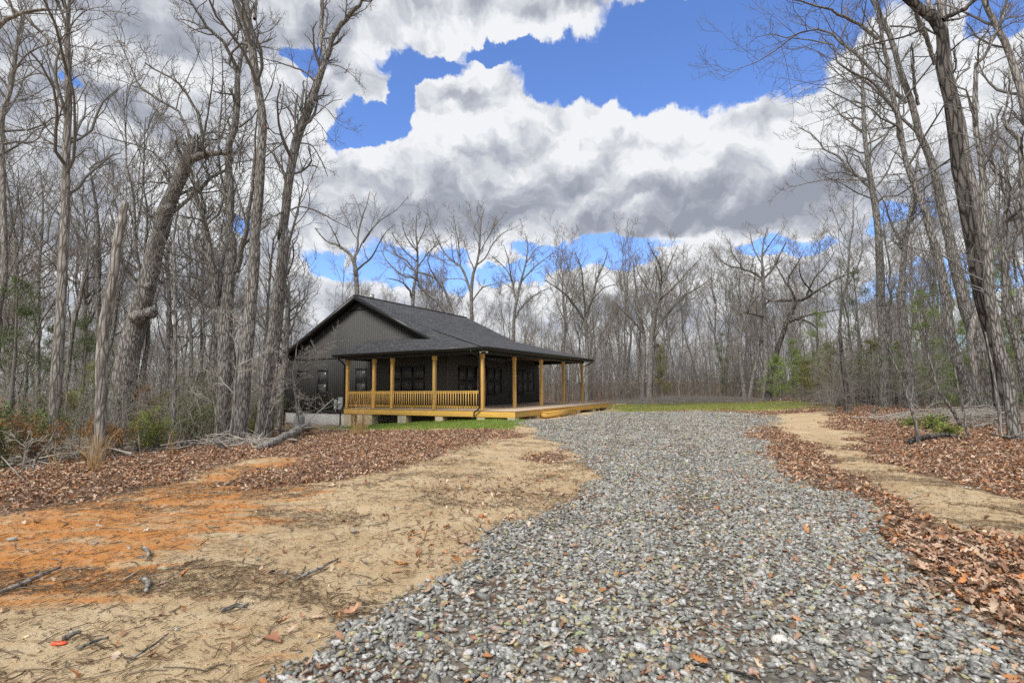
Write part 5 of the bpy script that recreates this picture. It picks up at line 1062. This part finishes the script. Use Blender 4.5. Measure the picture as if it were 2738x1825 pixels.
# ------------------------------------------------------------------ ground cover
def scatter(n, xr, yr, dens, rng, power=1.):
    """candidate points thinned by dens(x, y)"""
    u = rng.random(n); y = yr[0]*(yr[1]/yr[0])**u if power == 'log' else rng.uniform(*yr, n)
    x = rng.uniform(xr[0], xr[1], n) if xr is not None else rng.uniform(-1.07, 1.07, n)*(y+.6)
    k = rng.random(n) < dens(x, y); return x[k], y[k]
def base_stones(m, rng):
    out_ = []
    for _ in range(m):
        bm = bmesh.new()
        for _ in range(11):
            v = unit(rng.normal(size=3))*(.75+.25*rng.random()); bm.verts.new(tuple(v*np.array([1, .74, .42])))
        bmesh.ops.convex_hull(bm, input=bm.verts[:]); bmesh.ops.triangulate(bm, faces=bm.faces[:])
        vs = [v for v in bm.verts if v.link_faces]; ix = {v: i_ for i_, v in enumerate(vs)}
        out_.append((np.array([v.co[:] for v in vs]), np.array([[ix[v] for v in f.verts] for f in bm.faces]))); bm.free()
    return out_
def rotm(a, tx, ty):
    ca, sa = np.cos(a), np.sin(a); cx_, sx_ = np.cos(tx), np.sin(tx); cy_, sy_ = np.cos(ty), np.sin(ty); z = np.zeros_like(a); o = np.ones_like(a)
    Rz = np.stack([ca, -sa, z, sa, ca, z, z, z, o], -1).reshape(-1, 3, 3); Rx = np.stack([o, z, z, z, cx_, -sx_, z, sx_, cx_], -1).reshape(-1, 3, 3); Ry = np.stack([cy_, z, sy_, z, o, z, -sy_, z, cy_], -1).reshape(-1, 3, 3)
    return Rz @ Rx @ Ry
def instances(bases, x, y, z, s, R3, col, rng):
    A_ = Acc(); k = rng.integers(0, len(bases), len(x))
    for b, (V, F) in enumerate(bases):
        i_ = np.where(k == b)[0]
        if not len(i_): continue
        P = np.einsum('nij,vj->nvi', R3[i_], V)*s[i_][:, None, None]+np.stack([x[i_], y[i_], z[i_]], -1)[:, None]
        A_.add(P.reshape(-1, 3), (F[None]+(np.arange(len(i_))*len(V))[:, None, None]).reshape(-1, F.shape[1]), np.repeat(col[i_], len(V), 0))
    return A_
rg = np.random.default_rng(1)
ST = base_stones(20, rg)
def gravel_density(x, y):
    z_ = zones(x, y)[0]; q = np.random.default_rng(12).random(len(x)); t_ = x-.26*y+.3+.25*np.sin(y*.35); tr = np.exp(-((np.abs(t_-.2)-.85)/.28)**2); return q < np.clip((z_-.18)/.6, 0, 1)**1.2*(1-.45*tr)*(1-.35*(vnoise(x, y, .7) > .66)*(vnoise(x, y, 3.) > .45))
def stone_cols(n, rng):
    a = rng.random(n); g_ = .19+.27*rng.random(n)**1.2; c = np.stack([g_*1.0, g_*1.0, g_*.94], -1)
    c[a < .16] = np.stack([.30+.12*rng.random((a < .16).sum()), .26+.1*rng.random((a < .16).sum()), .17+.08*rng.random((a < .16).sum())], -1)
    c[a > .965] = .50; c[(a > .16) & (a < .30)] *= .6; return c
parts_ = []
for (y0, y1, dn, sm) in ((1.6, 5.5, 1250, .028), (5.5, 10., 900, .028), (10., 17., 400, .034), (17., 30., 150, .044)):
    xr = (-.55*y1-1, .98*y1+1); area = (xr[1]-xr[0])*(y1-y0); x, y = scatter(int(area*dn), xr, (y0, y1), gravel_density, rg)
    m_ = x < .98*y+1.2; x, y = x[m_], y[m_]; parts_.append((x, y, sm*np.exp(rg.normal(size=len(x))*.30)))
# strays over the sand
x, y = scatter(5200, (-9, 8), (1.8, 16), lambda x, y: (zones(x, y)[0] < .5) & (rg.random(len(x)) < .05+.75*np.exp(-np.maximum(0, -sdist(GRAVEL, x, y))/.55)), rg); parts_.append((x, y, .026*np.exp(rg.normal(size=len(x))*.35)))
x = np.concatenate([p_[0] for p_ in parts_]); y = np.concatenate([p_[1] for p_ in parts_]); s = np.concatenate([p_[2] for p_ in parts_]); n = len(x)
o = instances(ST, x, y, terrain(x, y)+s*.12+.012*rg.random(n), s, rotm(rg.uniform(0, 6.28, n), rg.normal(size=n)*.28, rg.normal(size=n)*.28), stone_cols(n, rg), rg).obj('gravel_stones', STONE)
tag(o, 'crushed grey stone spread over the drive', 'gravel', None, 'stuff')
# fallen leaves: curled, lobed blades
def base_leaves(m, rng):
    out_ = []
    for _ in range(m):
        ys = np.array([-1, -.72, -.5, -.22, 0, .3, .52, .78, 1]); w_ = np.array([.06, .34, .2, .5, .26, .52, .26, .34, .06])*rng.uniform(.8, 1.2, 9); curl = rng.uniform(-1.2, 2.); fold = rng.uniform(-.3, 1.3); tw_ = rng.uniform(-.5, .5)
        V = []
        for yy, ww in zip(ys, w_):
            zc = curl*(yy**2)*.35; V += [(-ww, yy+rng.uniform(-.12, .12), zc+fold*ww+tw_*yy*ww), (0, yy, zc), (ww, yy+rng.uniform(-.12, .12), zc+fold*ww-tw_*yy*ww)]
        F_ = [];
        for q in range(8): F_ += [(q*3, q*3+1, q*3+4, q*3+3), (q*3+1, q*3+2, q*3+5, q*3+4)]
        out_.append((np.array(V), np.array(F_)))
    return out_
LB = base_leaves(16, rg)
def leaf_cols(n, rng):
    pal = np.array([(.38, .22, .14), (.28, .15, .09), (.46, .32, .22), (.56, .43, .32), (.34, .22, .155), (.20, .12, .08), (.44, .20, .08), (.42, .29, .21)]); return pal[rng.integers(0, len(pal), n)]*(.75+.5*rng.random((n, 1)))
def leaf_density(x, y):
    z_ = zones(x, y)[1]; return np.random.default_rng(13).random(len(x)) < np.clip((z_-.1)/.75, 0, 1)*(1-.55*(vnoise(x, y, 1.1) > .62))
parts_ = []
for (y0, y1, dn, sm, xr) in ((2.0, 6., 640, .036, (-9, 9)), (6., 11., 600, .029, (-14, 13)), (11., 18., 340, .031, (-18, 19)), (18., 32., 95, .044, (-22, 32)), (32, 48, 7, .10, (-30, 48))):
    x, y = scatter(int((xr[1]-xr[0])*(y1-y0)*dn), xr, (y0, y1), leaf_density, rg); m_ = np.abs(x) < 1.06*y+1; x, y = x[m_], y[m_]; parts_.append((x, y, sm*np.exp(rg.normal(size=len(x))*.25)))
# strays on gravel, sand and path; gathered in drifts
def drift(x, y):
    z_ = zones(x, y); d = np.where(z_[0] > .5, .22+.6*(vnoise(x, y, .9) > .62), .10+.8*(vnoise(x+9, y, .8) > .72)); d = d*np.where(z_[4] > .5, .5, 1)
    return (z_[1] < .5) & (rg.random(len(x)) < d*.8) & (z_[2] < .5)
x, y = scatter(40000, (-12, 12), (1.8, 29), drift, rg, 'log'); parts_.append((x, y, .028*np.exp(rg.normal(size=len(x))*.3)))
x = np.concatenate([p_[0] for p_ in parts_]); y = np.concatenate([p_[1] for p_ in parts_]); s = np.concatenate([p_[2] for p_ in parts_]); n = len(x)
onl = zones(x, y)[1] > .4
o = instances(LB, x, y, terrain(x, y)+np.where(onl, .008+.05*rg.random(n)**1.5, .02), s, rotm(rg.uniform(0, 6.28, n), rg.normal(size=n)*.45, rg.normal(size=n)*.45), leaf_cols(n, rg), rg).obj('fallen_leaves', LEAFM_)
tag(o, 'brown dead oak leaves carpeting the ground either side of the drive', 'leaves', None, 'stuff')
# needles, straw and twig litter on sand and gravel
def litter(n, dens, length, wid, cols, name, label, yr=(1.8, 15), xr=(-11, 15), seed=5, bias=None):
    rng = np.random.default_rng(seed); x, y = scatter(n, xr, yr, dens, rng, 'log'); m_ = np.abs(x) < 1.07*y+.8; x, y = x[m_], y[m_]; n = len(x)
    L = length*np.exp(rng.normal(size=n)*.4); a = rng.uniform(0, math.pi, n) if bias is None else rng.normal(size=n)*.6+bias; bend = rng.normal(size=n)*.25; K = 4; t = np.linspace(-.5, .5, K)
    P = np.zeros((n, K, 3)); P[..., 0] = x[:, None]+np.cos(a)[:, None]*L[:, None]*t-np.sin(a)[:, None]*L[:, None]*bend[:, None]*t**2*2; P[..., 1] = y[:, None]+np.sin(a)[:, None]*L[:, None]*t+np.cos(a)[:, None]*L[:, None]*bend[:, None]*t**2*2
    P[..., 2] = terrain(P[..., 0], P[..., 1])+wid+.004+.012*rng.random((n, 1)); Rr = (wid*np.exp(rng.normal(size=n)*.35))[:, None]*np.ones((1, K)); v, f = tubes(P, Rr, 3)
    c = np.array(cols)[rng.integers(0, len(cols), n)]*(.7+.6*rng.random((n, 1))); A_ = Acc(); A_.add(v, f, np.repeat(c, K*3, 0)); return tag(A_.obj(name, BLADE), label, 'litter', None, 'stuff')
def dsand(x, y):
    z_ = zones(x, y); p_ = .22+.8*(vnoise(x*.6+y*.5, y*1.4, 1.1) > .52)*(vnoise(x, y, 2.8) > .35); return (z_[0] < .6) & (z_[2] < .5) & (np.random.default_rng(4).random(len(x)) < p_)
def dgrav(x, y): return (zones(x, y)[0] > .4) & (np.random.default_rng(6).random(len(x)) < .15+.85*(vnoise(x, y, 1.6) > .6))
litter(230000, dsand, .06, .0016, [(.17, .11, .07), (.26, .17, .10), (.12, .085, .06), (.34, .24, .14)], 'needle_litter', 'pine needles and bark shreds strewn on the bare soil', seed=5)
litter(20000, dsand, .15, .003, [(.24, .19, .14), (.38, .31, .23), (.15, .115, .085)], 'twig_litter', 'small dead twigs strewn on the bare soil', seed=6)
litter(60000, dgrav, .07, .0013, [(.30, .15, .08), (.24, .12, .07)], 'needle_litter', 'reddish pine needles caught between the stones', seed=7, xr=(-4, 10), yr=(1.8, 9))
litter(150000, dsand, .022, .0016, [(.20, .13, .08), (.30, .20, .12), (.13, .09, .06)], 'bark_crumbs', 'fine dark bark crumbs peppering the bare soil', seed=8, yr=(1.8, 10))
x, y = scatter(42000, (-11, 9), (1.8, 11), lambda x, y: (zones(x, y)[0] < .5) & (zones(x, y)[1] < .6), rg, 'log'); m_ = np.abs(x) < 1.07*y+.8; x, y = x[m_], y[m_]; n = len(x); s = .0055*np.exp(rg.normal(size=n)*.5)
zc = zones(x, y)[3][:, None]; cc = (np.array([.56, .44, .29])*(1-zc)+np.array([.56, .27, .11])*zc)*(.6+.7*rg.random((n, 1)))
tag(instances(ST[:6], x, y, terrain(x, y)+s*.2, s, rotm(rg.uniform(0, 6.28, n), rg.normal(size=n)*.3, rg.normal(size=n)*.3), cc, rg).obj('soil_clods', STONE), 'small clods and grit on the bare soil', 'clods', None, 'stuff')
# larger loose sticks and chips, each its own thing
for k, (a, b, r_, lab, m_) in enumerate([((0, 1590), (160, 1525), .016, 'long tan stick at the lower left frame edge', BARK_P), ((790, 1555), (905, 1500), .012, 'straight pale stick lying on sand left of the gravel edge', BARK_P), ((165, 1715), (215, 1700), .014, 'peeled stick beside the orange chip', BARK_P),
     ((205, 1740), (290, 1712), .009, 'thin dark twig on the sand right of the orange chip', BARK), ((380, 1470), (392, 1500), .016, 'knobbly grey twig stub on the sand', BARK_P), ((380, 1555), (390, 1590), .018, 'curled bark piece standing on the sand', BARK_P), ((590, 1640), (660, 1632), .014, 'grey-brown rounded bark sliver', BARK),
     ((340, 1775), (450, 1700), .006, 'slim bent twig on pale sand at the bottom left', BARK), ((1850, 1780), (2060, 1840), .006, 'long reddish twig over the stones at the bottom', BARK_D)]):
    p0, p1 = g3(*a, r_+.006), g3(*b, r_+.012); mid = tuple((np.array(p0)+np.array(p1))/2+np.array([.02, .02, .008]))
    stick([p0, mid, p1], [r_, r_*1.1, r_*.6], 'stick', lab, m_, 0, 500+k, 'stick', K=8, S=7)
x_, y_ = ground_at(157, 1722); A = Acc(); A.tube([(0, 0, 0), (0, 0, .008)], [.032, .028], 12); o = A.obj('plastic_disc', m_plain('orange plastic', (.85, .12, .05), .4, .4, .1), None, True); o.location = (x_, y_, float(terrain(x_, y_))+.006); o.scale = (1.5, .7, 1)
tag(o, 'small orange-red plastic disc lying on the sand at lower left', 'disc')
for k, (sx, sy, lab, cc) in enumerate([(268, 1413, 'curled pale leaf on the orange clay', (.55, .42, .28)), (402, 1430, 'flattened whitish paper scrap on the orange clay', (.7, .68, .6)), (945, 1425, 'dark curled leaf with a pale edge on the sand', (.35, .32, .28)), (725, 1718, 'rust-brown oak leaf on sand beside scattered stones', (.33, .15, .09)), (935, 1652, 'large tan oak leaf at the gravel edge', (.45, .25, .16)), (2088, 1722, 'pale stone slab lying among the gravel', (.68, .63, .58))]):
    x_, y_ = ground_at(sx, sy); V, F_ = LB[(k*3+1) % 16]; A = Acc(); s_ = .07 if k < 5 else .075
    if k == 5: V, F_ = ST[2]
    A.add(V*s_, F_, np.tile(np.array([cc]), (len(V), 1))); o = A.obj('loose_leaf' if k not in (1, 5) else ('paper_scrap' if k == 1 else 'pale_stone'), LEAFM_ if k != 5 else STONE); o.location = (x_, y_, float(terrain(x_, y_))+.03); o.rotation_euler = (.1, .15, 1.3+k); tag(o, lab, 'leaf' if k not in (1, 5) else ('paper' if k == 1 else 'stone'))
# grass
def grass(n, xr, yr, dens, h, wd, cols, label, seed):
    rng = np.random.default_rng(seed); x, y = scatter(n, xr, yr, dens, rng); n = len(x); hh = h*(.4+.9*rng.random(n)); a = rng.uniform(0, 6.28, n); ln = hh*rng.uniform(.1, .7, n); z = terrain(x, y)
    dx, dy = np.cos(a), np.sin(a); w_ = wd*(.6+.8*rng.random(n)); b = rng.uniform(0, 6.28, n); wx, wy = np.cos(b)*w_, np.sin(b)*w_
    o = np.stack([x, y, z], -1); V = np.stack([o+np.stack([-wx, -wy, 0*x], -1), o+np.stack([wx, wy, 0*x], -1), o+np.stack([wx*.7+dx*ln*.4, wy*.7+dy*ln*.4, hh*.6], -1), o+np.stack([-wx*.7+dx*ln*.4, -wy*.7+dy*ln*.4, hh*.6], -1), o+np.stack([dx*ln, dy*ln, hh], -1)], 1)
    c = np.array(cols)[rng.integers(0, len(cols), n)]*(.7+.6*rng.random((n, 1))); A_ = Acc(); i_ = np.arange(n)[:, None]*5
    A_.add(V.reshape(-1, 3), i_+np.array([[0, 1, 2, 3]]), np.repeat(c, 5, 0)); A_.f.setdefault(3, []).append(i_+np.array([[3, 2, 4]])); return tag(A_.obj('grass', BLADE), label, 'grass', None, 'stuff')
grass(90000, (-13, 1), (18, 29), lambda x, y: sdist(GRASSN, x, y)+(vnoise(x, y, 2.)-.6)*.8 > 0, .10, .006, [(.15, .30, .03), (.20, .36, .05), (.26, .34, .08), (.36, .34, .14)], 'bright green grass strip along the foot of the deck', 1)
grass(90000, (4, 32), (28, 48), lambda x, y: (sdist(LAWN, x, y) > -.3) & (vnoise(x, y, .6) > .22), .07, .012, [(.17, .24, .05), (.26, .29, .08), (.35, .32, .13)], 'patchy spring lawn at the end of the drive', 2)
